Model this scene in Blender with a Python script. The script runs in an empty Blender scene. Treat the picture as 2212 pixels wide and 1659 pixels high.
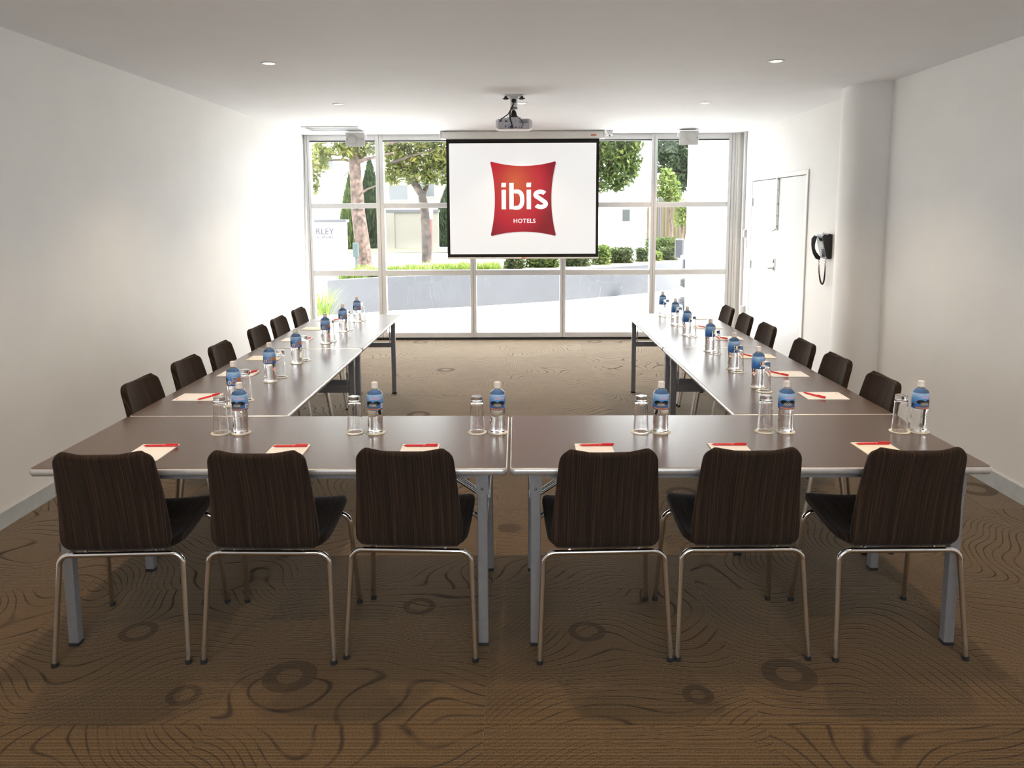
import bpy, math, random
from mathutils import Vector, Matrix
R = math.radians
random.seed(7)
scene = bpy.context.scene
col = scene.collection

# ------------------------------------------------------------------ camera
IMG_W, IMG_H = 2212.0, 1659.0
F_PX, PITCH, YAW, ROLL, CY = 1663.82, 0.125595, -0.00641, 0.004397, 667.28
CAM = Vector((0.0329, -2.7637, 1.6762))
_cp, _sp, _cy, _sy, _cr, _sr = (math.cos(PITCH), math.sin(PITCH), math.cos(YAW),
                                math.sin(YAW), math.cos(ROLL), math.sin(ROLL))
_R0 = Vector((_cy, -_sy, 0)); _U0 = Vector((_sy*_sp, _cy*_sp, _cp)); _D0 = Vector((_sy*_cp, _cy*_cp, -_sp))
_RT = _R0*_cr - _U0*_sr; _UP = _R0*_sr + _U0*_cr
cam_data = bpy.data.cameras.new('camera')
cam_data.sensor_width = 36.0
cam_data.lens = F_PX/IMG_W*36.0
cam_data.shift_y = -(IMG_H/2 - CY)/IMG_W
cam_data.clip_end = 400
cam = bpy.data.objects.new('camera', cam_data); col.objects.link(cam)
cam.matrix_world = Matrix(((_RT.x, _UP.x, -_D0.x, CAM.x), (_RT.y, _UP.y, -_D0.y, CAM.y),
                           (_RT.z, _UP.z, -_D0.z, CAM.z), (0, 0, 0, 1)))
scene.camera = cam

def P(px, py, Y):
    """point seen at pixel (px, py), on the upright plane at distance Y"""
    d = _RT*((px-1106)/F_PX) + _UP*((CY-py)/F_PX) + _D0
    return CAM + d*((Y-CAM.y)/d.y)

def PZ(px, py, z):
    d = _RT*((px-1106)/F_PX) + _UP*((CY-py)/F_PX) + _D0
    return CAM + d*((z-CAM.z)/d.z)

# ------------------------------------------------------------------ light and exposure
scene.view_settings.view_transform = 'Standard'
scene.view_settings.look = 'None'
scene.view_settings.gamma = 1.0
scene.view_settings.use_curve_mapping = False
scene.view_settings.exposure = 0.0
world = bpy.data.worlds.new('overcast_sky'); scene.world = world
world.use_nodes = True
bg = world.node_tree.nodes['Background']
bg.inputs[0].default_value = (0.93, 0.96, 1.0, 1)
bg.inputs[1].default_value = 11.0
sun_d = bpy.data.lights.new('sun', 'SUN'); sun_d.energy = 24.0; sun_d.angle = R(4); sun_d.color = (1, .97, .9)
sun = bpy.data.objects.new('sun', sun_d); col.objects.link(sun)
sun.rotation_euler = (0, R(42), 0)
# light portal at the glazing: gives no light itself, only guides the sampling of the sky through it
pd = bpy.data.lights.new('window_portal', 'AREA'); pd.shape = 'RECTANGLE'; pd.size = 5.6; pd.size_y = 2.6
pd.cycles.is_portal = True
po = bpy.data.objects.new('window_portal', pd); col.objects.link(po)
po.location = (0.07, 7.42, 1.32); po.rotation_euler = (R(-90), 0, 0)
pd2 = bpy.data.lights.new('back_window_portal', 'AREA'); pd2.shape = 'RECTANGLE'; pd2.size = 2.5; pd2.size_y = 1.35
pd2.cycles.is_portal = True
po2 = bpy.data.objects.new('back_window_portal', pd2); col.objects.link(po2)
po2.location = (0.1, -4.72, 1.875); po2.rotation_euler = (R(90), 0, 0)
SPOT_W, SPOT_COL = 76.0, (1.0, 0.745, 0.49)

# ------------------------------------------------------------------ materials
MATS = {}
def nt(name):
    m = bpy.data.materials.new(name); m.use_nodes = True
    t = m.node_tree; b = t.nodes['Principled BSDF']
    MATS[name] = m
    return m, t, b

def node(t, kind, **kw):
    n = t.nodes.new(kind)
    for k, v in kw.items():
        setattr(n, k, v)
    return n

def setin(n, **kw):
    for k, v in kw.items():
        n.inputs[k].default_value = v

def math_n(t, op, a, b=None, c=None, clamp=False):
    n = t.nodes.new('ShaderNodeMath'); n.operation = op; n.use_clamp = clamp
    for i, v in enumerate((a, b, c)):
        if v is None: continue
        if isinstance(v, (int, float)): n.inputs[i].default_value = v
        else: t.links.new(v, n.inputs[i])
    return n.outputs[0]

def ramp(t, fac, stops):
    n = t.nodes.new('ShaderNodeValToRGB')
    cr = n.color_ramp
    while len(cr.elements) < len(stops): cr.elements.new(.5)
    for e, (p, c) in zip(cr.elements, stops):
        e.position = p; e.color = (*c, 1)
    if fac is not None: t.links.new(fac, n.inputs[0])
    return n.outputs[0]

def simple(name, rgb, rough=.5, metal=0.0, var=0.06, scale=18, bump=0.0, bscale=60, spec=None, coat=0):
    """plain finish with a little procedural variation"""
    m, t, b = nt(name)
    tc = node(t, 'ShaderNodeTexCoord')
    nz = node(t, 'ShaderNodeTexNoise'); setin(nz, Scale=scale, Detail=4.0)
    t.links.new(tc.outputs['Object'], nz.inputs['Vector'])
    lo = tuple(max(0, c*(1-var)) for c in rgb); hi = tuple(min(1, c*(1+var)) for c in rgb)
    t.links.new(ramp(t, nz.outputs['Fac'], [(.3, lo), (.7, hi)]), b.inputs['Base Color'])
    setin(b, Roughness=rough, Metallic=metal)
    if spec is not None: b.inputs['Specular IOR Level'].default_value = spec
    if coat: b.inputs['Coat Weight'].default_value = coat
    if bump:
        n2 = node(t, 'ShaderNodeTexNoise'); setin(n2, Scale=bscale, Detail=3.0)
        t.links.new(tc.outputs['Object'], n2.inputs['Vector'])
        bp = node(t, 'ShaderNodeBump'); setin(bp, Strength=bump, Distance=.01)
        t.links.new(n2.outputs['Fac'], bp.inputs['Height']); t.links.new(bp.outputs[0], b.inputs['Normal'])
    return m

def emis(name, rgb, strength, base=None):
    m, t, b = nt(name)
    b.inputs['Base Color'].default_value = (*(base or rgb), 1)
    b.inputs['Emission Color'].default_value = (*rgb, 1)
    b.inputs['Emission Strength'].default_value = strength
    b.inputs['Roughness'].default_value = .7
    return m

wall_m = simple('wall_paint', (.83, .82, .80), .55, var=.015, scale=3, bump=.05, bscale=220)
ceil_m = simple('ceiling_paint', (.865, .87, .885), .7, var=.012, scale=3)
skirt_m = simple('grey_skirting', (.50, .53, .54), .5, var=.08, scale=12)
frame_m = simple('window_frame_paint', (.72, .715, .71), .35, var=.03)
trim_m = simple('white_gloss_trim', (.80, .79, .76), .35, var=.02)
door_m = simple('white_door_paint', (.72, .72, .72), .4, var=.015, scale=6)
black_m = simple('black_plastic', (.012, .012, .013), .4, var=.2)
blackmat_m = simple('black_border_cloth', (.008, .008, .008), .85, var=.2)
white_m = simple('white_plastic', (.78, .78, .79), .4, var=.02)
grill_m = simple('grey_speaker_mesh', (.60, .60, .59), .7, var=.06, scale=300)
steel_m = simple('brushed_steel', (.55, .54, .52), .32, .9, var=.1, scale=40)
chrome_m = simple('chrome_tube', (.86, .86, .87), .12, 1.0, var=.02)
rubber_m = simple('black_rubber_glide', (.015, .015, .015), .7, var=.2)
leg_m = simple('grey_metal_leg', (.27, .27, .285), .42, .35, var=.06, scale=30)
alu_m = simple('silver_table_edge', (.62, .61, .61), .38, .65, var=.05, scale=40)
under_m = simple('dark_underside', (.05, .04, .035), .7, var=.2)
pad_m = simple('notepad_paper', (.93, .92, .92), .7, var=.01)
padc_m = simple('cream_notepad_paper', (.92, .90, .80), .7, var=.01)
card_m = simple('coaster_card', (.86, .80, .66), .8, var=.03)
red_m = simple('red_pen_plastic', (.75, .025, .03), .25, var=.06, coat=.4)
redink_m = simple('red_ink', (.70, .10, .10), .7, var=.05)
cap_m = simple('bottle_cap_plastic', (.80, .77, .74), .4, var=.02)
orange_m = simple('orange_print', (.80, .25, .03), .4, var=.1)
lblack_m = simple('black_print', (.008, .007, .008), .35, var=.2)
lgrey_m = simple('grey_print', (.16, .16, .17), .4, var=.5, scale=260)
lwhite_m = simple('white_print', (.85, .85, .86), .4, var=.02)
pink_m = simple('pink_cloud_print', (.72, .55, .74), .4, var=.12, scale=120)
sticker_m = simple('orange_red_sticker', (.70, .13, .02), .5, var=.1)
plug_m = simple('blue_plug', (.03, .04, .22), .4, var=.1)
gold_m = simple('yellow_plug', (.65, .45, .08), .4, var=.1)
key_m = simple('phone_key', (.22, .23, .25), .4, var=.1)
silver_m = simple('phone_silver_label', (.60, .62, .65), .4, var=.05)
slab_m = simple('floor_screed', (.30, .29, .27), .9)
conc_m = simple('pale_concrete', (.68, .67, .65), .85, var=.06, scale=2)
asph_m = simple('pale_road', (.50, .50, .50), .9, var=.05, scale=2)
grey_w = simple('grey_rendered_wall', (.050, .052, .060), .85, var=.06, scale=2.5)
white_w = simple('white_render', (.82, .82, .80), .8, var=.02)
cream_w = simple('cream_render', (.15, .14, .115), .85, var=.04)
capst_m = simple('grey_capstone', (.06, .06, .065), .8)
roof_m = simple('pale_roof_tile', (.42, .41, .40), .8, var=.1)
fence_m = simple('yellow_fence_board', (.060, .045, .020), .8, var=.12)
bark_m = simple('pinkish_bark', (.066, .043, .033), .9, var=.8, scale=12, bump=.6, bscale=14)
bark2_m = simple('grey_bark', (.05, .039, .032), .9, var=.65, scale=7, bump=.6, bscale=14)
soil_m = simple('mulch', (.12, .10, .08), .95, var=.2, scale=8)
lawn_m = simple('dry_lawn', (.062, .068, .03), .95, var=.35, scale=3)
vanw_m = simple('van_white_paint', (.82, .83, .84), .2, var=.01)
vand_m = simple('van_dark_bumper', (.035, .036, .045), .5, var=.08)
vgl_m = simple('van_tinted_glass', (.03, .05, .045), .08, var=.1)
post_m = simple('grey_post', (.03, .03, .04), .6)
greenbox_m = simple('green_meter_box', (.025, .045, .045), .6)
redpole_m = simple('red_pole', (.16, .03, .03), .6)
hglass_m = simple('house_window_glass', (.055, .06, .06), .15)

def leafmat(name, stops, scale=2.2):
    m, t, b = nt(name)
    tc = node(t, 'ShaderNodeTexCoord'); nz = node(t, 'ShaderNodeTexNoise')
    setin(nz, Scale=scale, Detail=8.0, Roughness=.75)
    t.links.new(tc.outputs['Object'], nz.inputs['Vector'])
    c = ramp(t, nz.outputs['Fac'], [(p_, tuple(v_*.58 for v_ in c_)) for p_, c_ in stops])
    t.links.new(c, b.inputs['Base Color']); setin(b, Roughness=.6)
    b.inputs['Specular IOR Level'].default_value = .2
    tr = node(t, 'ShaderNodeBsdfTranslucent'); t.links.new(c, tr.inputs[0])
    mx = node(t, 'ShaderNodeMixShader'); mx.inputs[0].default_value = .3
    t.links.new(b.outputs[0], mx.inputs[1]); t.links.new(tr.outputs[0], mx.inputs[2])
    t.links.new(mx.outputs[0], t.nodes['Material Output'].inputs[0])
    return m
leaf_y = leafmat('yellow_green_leaves', [(.30, (.055, .085, .03)), (.46, (.15, .19, .045)), (.64, (.38, .35, .09))], 4)
leaf_g = leafmat('mid_green_leaves', [(.30, (.02, .045, .012)), (.5, (.08, .13, .03)), (.68, (.25, .27, .06))], 5)
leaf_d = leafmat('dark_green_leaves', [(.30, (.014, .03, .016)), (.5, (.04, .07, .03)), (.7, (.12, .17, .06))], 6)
leaf_l = leafmat('lime_leaves', [(.30, (.06, .11, .02)), (.5, (.17, .24, .05)), (.7, (.38, .42, .12))])
leaf_s = leafmat('clipped_shrub_leaves', [(.28, (.022, .035, .012)), (.5, (.07, .10, .03)), (.7, (.22, .24, .10))], 5)
grass_m = leafmat('strappy_grass_blades', [(.3, (.08, .15, .02)), (.5, (.22, .33, .05)), (.7, (.42, .42, .14))], 5)

# clear glass of the panes: fresnel mirror over see-through
def pane_mat():
    m, t, b = nt('clear_pane_glass')
    lw = node(t, 'ShaderNodeLayerWeight'); lw.inputs[0].default_value = .5
    f = math_n(t, 'MULTIPLY_ADD', math_n(t, 'POWER', lw.outputs['Facing'], 5.0), .94, .045)
    tr = node(t, 'ShaderNodeBsdfTransparent'); tr.inputs[0].default_value = (.985, .995, .99, 1)
    gl = node(t, 'ShaderNodeBsdfGlossy'); gl.inputs['Roughness'].default_value = 0.0
    mx = node(t, 'ShaderNodeMixShader')
    t.links.new(f, mx.inputs[0]); t.links.new(tr.outputs[0], mx.inputs[1]); t.links.new(gl.outputs[0], mx.inputs[2])
    t.links.new(mx.outputs[0], t.nodes['Material Output'].inputs[0])
    return m
pane_m = pane_mat()

def refr(name, ior, tint=(1, 1, 1)):
    m, t, b = nt(name)
    setin(b, Roughness=0.0, IOR=ior)
    b.inputs['Base Color'].default_value = (*tint, 1)
    b.inputs['Transmission Weight'].default_value = 1.0
    return m
glass_m = refr('tumbler_glass', 1.48)
water_m = refr('bottle_plastic_and_water', 1.34)

def carpet_mat():
    m, t, b = nt('brown_wave_carpet')
    tc = node(t, 'ShaderNodeTexCoord'); oi = node(t, 'ShaderNodeObjectInfo')
    geo = node(t, 'ShaderNodeNewGeometry')
    cmb = node(t, 'ShaderNodeCombineXYZ')
    t.links.new(math_n(t, 'MULTIPLY', oi.outputs['Random'], 37.0), cmb.inputs[0])
    t.links.new(math_n(t, 'MULTIPLY', oi.outputs['Random'], 91.0), cmb.inputs[1])
    mp = node(t, 'ShaderNodeMapping')
    t.links.new(tc.outputs['Object'], mp.inputs[0]); t.links.new(cmb.outputs[0], mp.inputs['Location'])
    cr_ = node(t, 'ShaderNodeCombineXYZ')
    t.links.new(math_n(t, 'MULTIPLY', math_n(t, 'SUBTRACT', oi.outputs['Random'], .5), 1.1), cr_.inputs[2])
    t.links.new(cr_.outputs[0], mp.inputs['Rotation'])
    n1 = node(t, 'ShaderNodeTexWave'); n1.bands_direction = 'Y'; n1.wave_profile = 'TRI'
    setin(n1, Scale=8.5, Distortion=120.0, Detail=1.0, **{'Detail Scale': .145, 'Detail Roughness': .3})
    t.links.new(mp.outputs[0], n1.inputs['Vector'])
    groove = node(t, 'ShaderNodeMapRange'); groove.interpolation_type = 'SMOOTHSTEP'
    setin(groove, **{'From Min': .02, 'From Max': .26, 'To Min': 1.0, 'To Max': 0.0})
    t.links.new(n1.outputs['Fac'], groove.inputs[0])
    br = node(t, 'ShaderNodeTexNoise'); setin(br, Scale=7.0, Detail=2.0)
    t.links.new(mp.outputs[0], br.inputs['Vector'])
    gr = math_n(t, 'MULTIPLY', groove.outputs[0], ramp(t, br.outputs['Fac'], [(.36, (.25,)*3), (.56, (1,)*3)]))
    # loop rows
    wv = node(t, 'ShaderNodeTexWave'); wv.bands_direction = 'Y'
    setin(wv, Scale=48.0, Distortion=2.2, Detail=2.0, **{'Detail Scale': 12.0})
    t.links.new(geo.outputs['Position'], wv.inputs['Vector'])
    fz = node(t, 'ShaderNodeTexNoise'); setin(fz, Scale=230.0, Detail=2.0)
    t.links.new(geo.outputs['Position'], fz.inputs['Vector'])
    pile = math_n(t, 'ADD', math_n(t, 'MULTIPLY', wv.outputs['Fac'], .5), math_n(t, 'MULTIPLY', fz.outputs['Fac'], .75))
    base = ramp(t, pile, [(.34, (.028, .016, .008)), (.58, (.088, .056, .028)), (.85, (.19, .128, .068))])
    big = node(t, 'ShaderNodeTexNoise'); setin(big, Scale=1.1, Detail=2.0)
    t.links.new(geo.outputs['Position'], big.inputs['Vector'])
    tint = node(t, 'ShaderNodeMix'); tint.data_type = 'RGBA'; tint.blend_type = 'MULTIPLY'
    tint.inputs[0].default_value = 1.0
    t.links.new(base, tint.inputs[6]); t.links.new(ramp(t, big.outputs['Fac'], [(.3, (.92,)*3), (.7, (1.06, 1.04, 1.0))]), tint.inputs[7])
    # woven rings, each where the photograph shows it
    sep = node(t, 'ShaderNodeSeparateXYZ'); t.links.new(geo.outputs['Position'], sep.inputs[0])
    rings = [(-.80, -.15, .098, .045), (1.02, -.14, .098, .045), (-1.5, .15, .075, .045), (.31, .15, .075, .045), (-.39, .35, .07, .042),
             (.66, -.26, .055, .025), (-1.14, -.26, .06, .035), (-.01, 1.17, .062, 0), (1.02, 1.68, .10, .06), (2.80, 1.74, .12, .06),
             (-1.22, 7.1, .1, .05), (1.04, 7.1, .1, .05), (-.73, 5.33, .1, .05), (-.79, 3.5, .1, .05), (.7, -1.5, .09, .04), (-1.9, -1.2, .09, .04)]
    tot = None
    for (x, y, ro, ri) in rings:
        dx = math_n(t, 'SUBTRACT', sep.outputs[0], x); dy = math_n(t, 'SUBTRACT', sep.outputs[1], y)
        d = math_n(t, 'SQRT', math_n(t, 'ADD', math_n(t, 'MULTIPLY', dx, dx), math_n(t, 'MULTIPLY', dy, dy)))
        v = math_n(t, 'MULTIPLY', math_n(t, 'LESS_THAN', d, ro), math_n(t, 'GREATER_THAN', d, ri))
        tot = v if tot is None else math_n(t, 'ADD', tot, v, clamp=True)
    dark = math_n(t, 'MAXIMUM', math_n(t, 'MULTIPLY', gr, .72), math_n(t, 'MULTIPLY', tot, .48))
    mx = node(t, 'ShaderNodeMix'); mx.data_type = 'RGBA'
    t.links.new(dark, mx.inputs[0]); t.links.new(tint.outputs[2], mx.inputs[6])
    mx.inputs[7].default_value = (.022, .018, .017, 1)
    t.links.new(mx.outputs[2], b.inputs['Base Color'])
    h = math_n(t, 'SUBTRACT', math_n(t, 'MULTIPLY', pile, .5), math_n(t, 'MULTIPLY', gr, 1.4))
    bp = node(t, 'ShaderNodeBump'); setin(bp, Strength=.35, Distance=.003)
    t.links.new(h, bp.inputs['Height']); t.links.new(bp.outputs[0], b.inputs['Normal'])
    setin(b, Roughness=.95); b.inputs['Specular IOR Level'].default_value = .12
    t.links.new(math_n(t, 'MULTIPLY_ADD', math_n(t, 'MAXIMUM', gr, math_n(t, 'MULTIPLY', tot, .7)), -.60, .72), b.inputs['Sheen Weight']); b.inputs['Sheen Roughness'].default_value = .28; b.inputs['Sheen Tint'].default_value = (1, .90, .76, 1)
    return m
carpet_m = carpet_mat()

def laminate_mat():
    m, t, b = nt('dark_wood_laminate')
    tc = node(t, 'ShaderNodeTexCoord')
    mp = node(t, 'ShaderNodeMapping'); mp.inputs['Scale'].default_value = (1.2, 45, 10)
    t.links.new(tc.outputs['Object'], mp.inputs[0])
    n = node(t, 'ShaderNodeTexNoise'); setin(n, Scale=2.2, Detail=6.0, Roughness=.6, Distortion=.3)
    t.links.new(mp.outputs[0], n.inputs['Vector'])
    t.links.new(ramp(t, n.outputs['Fac'], [(.3, (.086, .050, .032)), (.55, (.100, .060, .039)), (.75, (.116, .071, .046))]), b.inputs['Base Color'])
    r = node(t, 'ShaderNodeMapRange'); setin(r, **{'To Min': .262, 'To Max': .272})
    t.links.new(n.outputs['Fac'], r.inputs[0]); t.links.new(r.outputs[0], b.inputs['Roughness'])
    b.inputs['Specular IOR Level'].default_value = .75
    return m
lam_m = laminate_mat()

def fabric_mat():
    m, t, b = nt('brown_striped_fabric')
    tc = node(t, 'ShaderNodeTexCoord')
    mp = node(t, 'ShaderNodeMapping'); mp.inputs['Scale'].default_value = (330, 3, 3)
    t.links.new(tc.outputs['Object'], mp.inputs[0])
    n = node(t, 'ShaderNodeTexNoise'); setin(n, Scale=1.0, Detail=1.0, Roughness=.5)
    t.links.new(mp.outputs[0], n.inputs['Vector'])
    f = node(t, 'ShaderNodeTexNoise'); setin(f, Scale=420.0, Detail=2.0)
    t.links.new(tc.outputs['Object'], f.inputs['Vector'])
    s = math_n(t, 'ADD', math_n(t, 'MULTIPLY', n.outputs['Fac'], .75), math_n(t, 'MULTIPLY', f.outputs['Fac'], .25))
    t.links.new(ramp(t, s, [(.38, (.018, .012, .009)), (.52, (.029, .018, .0125)), (.70, (.066, .038, .023))]), b.inputs['Base Color'])
    setin(b, Roughness=.9); b.inputs['Specular IOR Level'].default_value = .15
    b.inputs['Sheen Weight'].default_value = .08; b.inputs['Sheen Roughness'].default_value = .4
    bp = node(t, 'ShaderNodeBump'); setin(bp, Strength=.3, Distance=.001)
    t.links.new(s, bp.inputs['Height']); t.links.new(bp.outputs[0], b.inputs['Normal'])
    return m
fab_m = fabric_mat()

def label_mat():
    m, t, b = nt('blue_bottle_label')
    tc = node(t, 'ShaderNodeTexCoord'); sp = node(t, 'ShaderNodeSeparateXYZ')
    t.links.new(tc.outputs['Object'], sp.inputs[0])
    nz = node(t, 'ShaderNodeTexNoise'); setin(nz, Scale=45.0, Detail=3.0); t.links.new(tc.outputs['Object'], nz.inputs['Vector'])
    mr = node(t, 'ShaderNodeMapRange'); setin(mr, **{'From Min': .10, 'From Max': .175})
    t.links.new(math_n(t, 'ADD', sp.outputs[2], math_n(t, 'MULTIPLY', nz.outputs['Fac'], .02)), mr.inputs[0])
    t.links.new(ramp(t, mr.outputs[0], [(0, (.07, .16, .42)), (.45, (.06, .22, .66)), (.75, (.16, .42, .85)), (1, (.40, .60, .90))]), b.inputs['Base Color'])
    setin(b, Roughness=.3)
    return m
label_m = label_mat()

def logo_mat():
    """the red cushion as it is printed in the projected picture, orange towards its upper left"""
    m, t, b = nt('projected_red_cushion')
    tc = node(t, 'ShaderNodeTexCoord'); sp = node(t, 'ShaderNodeSeparateXYZ')
    t.links.new(tc.outputs['Object'], sp.inputs[0])
    dx = math_n(t, 'ADD', sp.outputs[0], .10); dz = math_n(t, 'SUBTRACT', sp.outputs[2], .17)
    d = math_n(t, 'SQRT', math_n(t, 'ADD', math_n(t, 'MULTIPLY', math_n(t, 'MULTIPLY', dx, dx), 2.2), math_n(t, 'MULTIPLY', dz, dz)))
    c = ramp(t, d, [(.05, (.60, .10, .035)), (.28, (.52, .035, .03)), (.48, (.50, .015, .035)), (.72, (.24, .012, .022))])
    b.inputs['Base Color'].default_value = (.02, .005, .005, 1)
    t.links.new(c, b.inputs['Emission Color']); b.inputs['Emission Strength'].default_value = 1.0
    setin(b, Roughness=.8)
    return m
logo_m = logo_mat()
canvas_m = emis('projected_white_canvas', (.92, .905, .89), .80, (.25, .25, .25))
logowhite_m = emis('projected_white_letters', (1, 1, 1), .95, (.2, .2, .2))
logoshade_m = emis('projected_grey_drop_shade', (.62, .60, .60), .95, (.1, .1, .1))
lamp_m = emis('lit_halogen_lens', (1, .86, .62), 14.0)

# ------------------------------------------------------------------ mesh helpers
class MB:
    def __init__(s): s.v = []; s.f = []; s.sm = []
    def add(s, vs, fs, smooth=False):
        o = len(s.v); s.v += [tuple(v) for v in vs]
        for f in fs: s.f.append(tuple(i+o for i in f)); s.sm.append(smooth)
        return s
    def box(s, x0, x1, y0, y1, z0, z1, c=0.0):
        if c <= 0:
            s.add([(x, y, z) for x in (x0, x1) for y in (y0, y1) for z in (z0, z1)],
                  [(0, 1, 3, 2), (4, 6, 7, 5), (0, 4, 5, 1), (2, 3, 7, 6), (0, 2, 6, 4), (1, 5, 7, 3)])
            return s
        # chamfered box: three stacked octagon rings
        def ring(i, z):
            a0, a1, b0, b1 = x0+i, x1-i, y0+i, y1-i
            return [(a0+c, b0, z), (a1-c, b0, z), (a1, b0+c, z), (a1, b1-c, z), (a1-c, b1, z), (a0+c, b1, z), (a0, b1-c, z), (a0, b0+c, z)]
        rs = [ring(c, z0), ring(0, z0+c), ring(0, z1-c), ring(c, z1)]
        vs = sum(rs, []); fs = [tuple(reversed(range(8))), tuple(range(24, 32))]
        for k in range(3):
            for i in range(8):
                j = (i+1) % 8; fs.append((k*8+i, k*8+j, k*8+8+j, k*8+8+i))
        return s.add(vs, fs)
    def tube(s, pts, r, n=10, cap=True, smooth=True):
        pts = [Vector(p) for p in pts]
        rr = r if isinstance(r, (list, tuple)) else [r]*len(pts)
        vs = []; fs = []; up = None
        for i, p in enumerate(pts):
            d = (pts[min(i+1, len(pts)-1)] - pts[max(i-1, 0)])
            d = d.normalized() if d.length > 1e-9 else Vector((0, 0, 1))
            if up is None:
                up = Vector((0, 0, 1)) if abs(d.z) < .9 else Vector((1, 0, 0))
            a = d.cross(up)
            if a.length < 1e-6: a = d.cross(Vector((0, 1, .1)))
            a.normalize(); b2 = a.cross(d).normalized(); up = b2
            for k in range(n):
                th = 2*math.pi*k/n
                vs.append(p + a*(math.cos(th)*rr[i]) + b2*(math.sin(th)*rr[i]))
        for i in range(len(pts)-1):
            for k in range(n):
                j = (k+1) % n
                fs.append((i*n+k, i*n+j, (i+1)*n+j, (i+1)*n+k))
        s.add(vs, fs, smooth)
        if cap:
            e = (len(pts)-1)*n
            s.add(vs[:n], [tuple(range(n))]); s.add(vs[e:], [tuple(reversed(range(n)))])
        return s
    def lathe(s, prof, n=28, c=(0, 0, 0), smooth=True):
        vs = []; fs = []; idx = []
        for (r, z) in prof:
            if r <= 1e-7:
                idx.append([len(vs)]); vs.append((c[0], c[1], c[2]+z))
            else:
                idx.append(list(range(len(vs), len(vs)+n)))
                vs += [(c[0]+r*math.cos(2*math.pi*k/n), c[1]+r*math.sin(2*math.pi*k/n), c[2]+z) for k in range(n)]
        for a, b in zip(idx, idx[1:]):
            for k in range(n):
                j = (k+1) % n
                if len(a) == 1 and len(b) == 1: continue
                if len(a) == 1: fs.append((a[0], b[k], b[j]))
                elif len(b) == 1: fs.append((a[k], b[0], a[j]))
                else: fs.append((a[k], b[k], b[j], a[j]))
        return s.add(vs, fs, smooth)
    def prism(s, poly, z0, z1, smooth=False):
        """polygon in x,y pulled up from z0 to z1"""
        n = len(poly)
        s.add([(x, y, z0) for x, y in poly]+[(x, y, z1) for x, y in poly],
              [tuple(reversed(range(n))), tuple(range(n, 2*n))])
        s.add([(x, y, z0) for x, y in poly]+[(x, y, z1) for x, y in poly],
              [(i, (i+1) % n, n+(i+1) % n, n+i) for i in range(n)], smooth)
        return s
    def plate(s, poly, y, t=.002):
        """polygon in x,z standing upright, front at y"""
        n = len(poly)
        s.add([(x, y, z) for x, z in poly]+[(x, y+t, z) for x, z in poly],
              [tuple(range(n)), tuple(reversed(range(n, 2*n)))] + [(i, n+i, n+(i+1) % n, (i+1) % n) for i in range(n)])
        return s
    def xf(s, M):
        s.v = [tuple(M @ Vector(v)) for v in s.v]; return s
    def mesh(s, name, mat):
        me = bpy.data.meshes.new(name); me.from_pydata(s.v, [], s.f); me.validate(); 
        if len(me.polygons) == len(s.sm): me.polygons.foreach_set('use_smooth', s.sm)
        me.materials.append(mat); me.update()
        import bmesh
        bm = bmesh.new(); bm.from_mesh(me); bmesh.ops.recalc_face_normals(bm, faces=bm.faces); bm.to_mesh(me); bm.free()
        return me
    def build(s, name, mat, parent=None, loc=None):
        return link(name, s.mesh(name, mat), parent, loc)

def link(name, me, parent=None, loc=None):
    o = bpy.data.objects.new(name, me); col.objects.link(o)
    if parent is not None: o.parent = parent
    if loc is not None: o.location = loc
    return o

def empty(name, loc=(0, 0, 0), rz=0.0, parent=None):
    o = bpy.data.objects.new(name, None); col.objects.link(o)
    o.location = loc; o.rotation_euler = (0, 0, rz); o.empty_display_size = .1
    if parent is not None: o.parent = parent
    return o

def tag(o, label=None, cat=None, group=None, kind=None):
    if label: o['label'] = label
    if cat: o['category'] = cat
    if group: o['group'] = group
    if kind: o['kind'] = kind
    return o

def kids(o): return [c for c in bpy.data.objects if c.parent == o]
def copy_tree(o, parent=None, tree=None):
    c = o.copy(); col.objects.link(c); c.parent = parent
    for ch in (tree[o.name] if tree else kids(o)): copy_tree(ch, c, tree)
    return c
def tree_of(o):
    d = {}
    def rec(x):
        d[x.name] = kids(x)
        for k in d[x.name]: rec(k)
    rec(o); return d

def text_mesh(body, size, name='text', offset=0.0, align='CENTER', space=1.0):
    cu = bpy.data.curves.new(name, 'FONT'); cu.body = body; cu.size = size; cu.offset = offset; cu.space_character = space
    cu.align_x = align; cu.fill_mode = 'FRONT'; cu.resolution_u = 4
    ob = bpy.data.objects.new(name, cu); col.objects.link(ob)
    dg = bpy.context.evaluated_depsgraph_get(); dg.update()
    me = bpy.data.meshes.new_from_object(ob.evaluated_get(dg))
    vs = [tuple(v.co) for v in me.vertices]; fs = [tuple(p.vertices) for p in me.polygons]
    bpy.data.objects.remove(ob); bpy.data.curves.remove(cu); bpy.data.meshes.remove(me)
    return vs, fs

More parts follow.
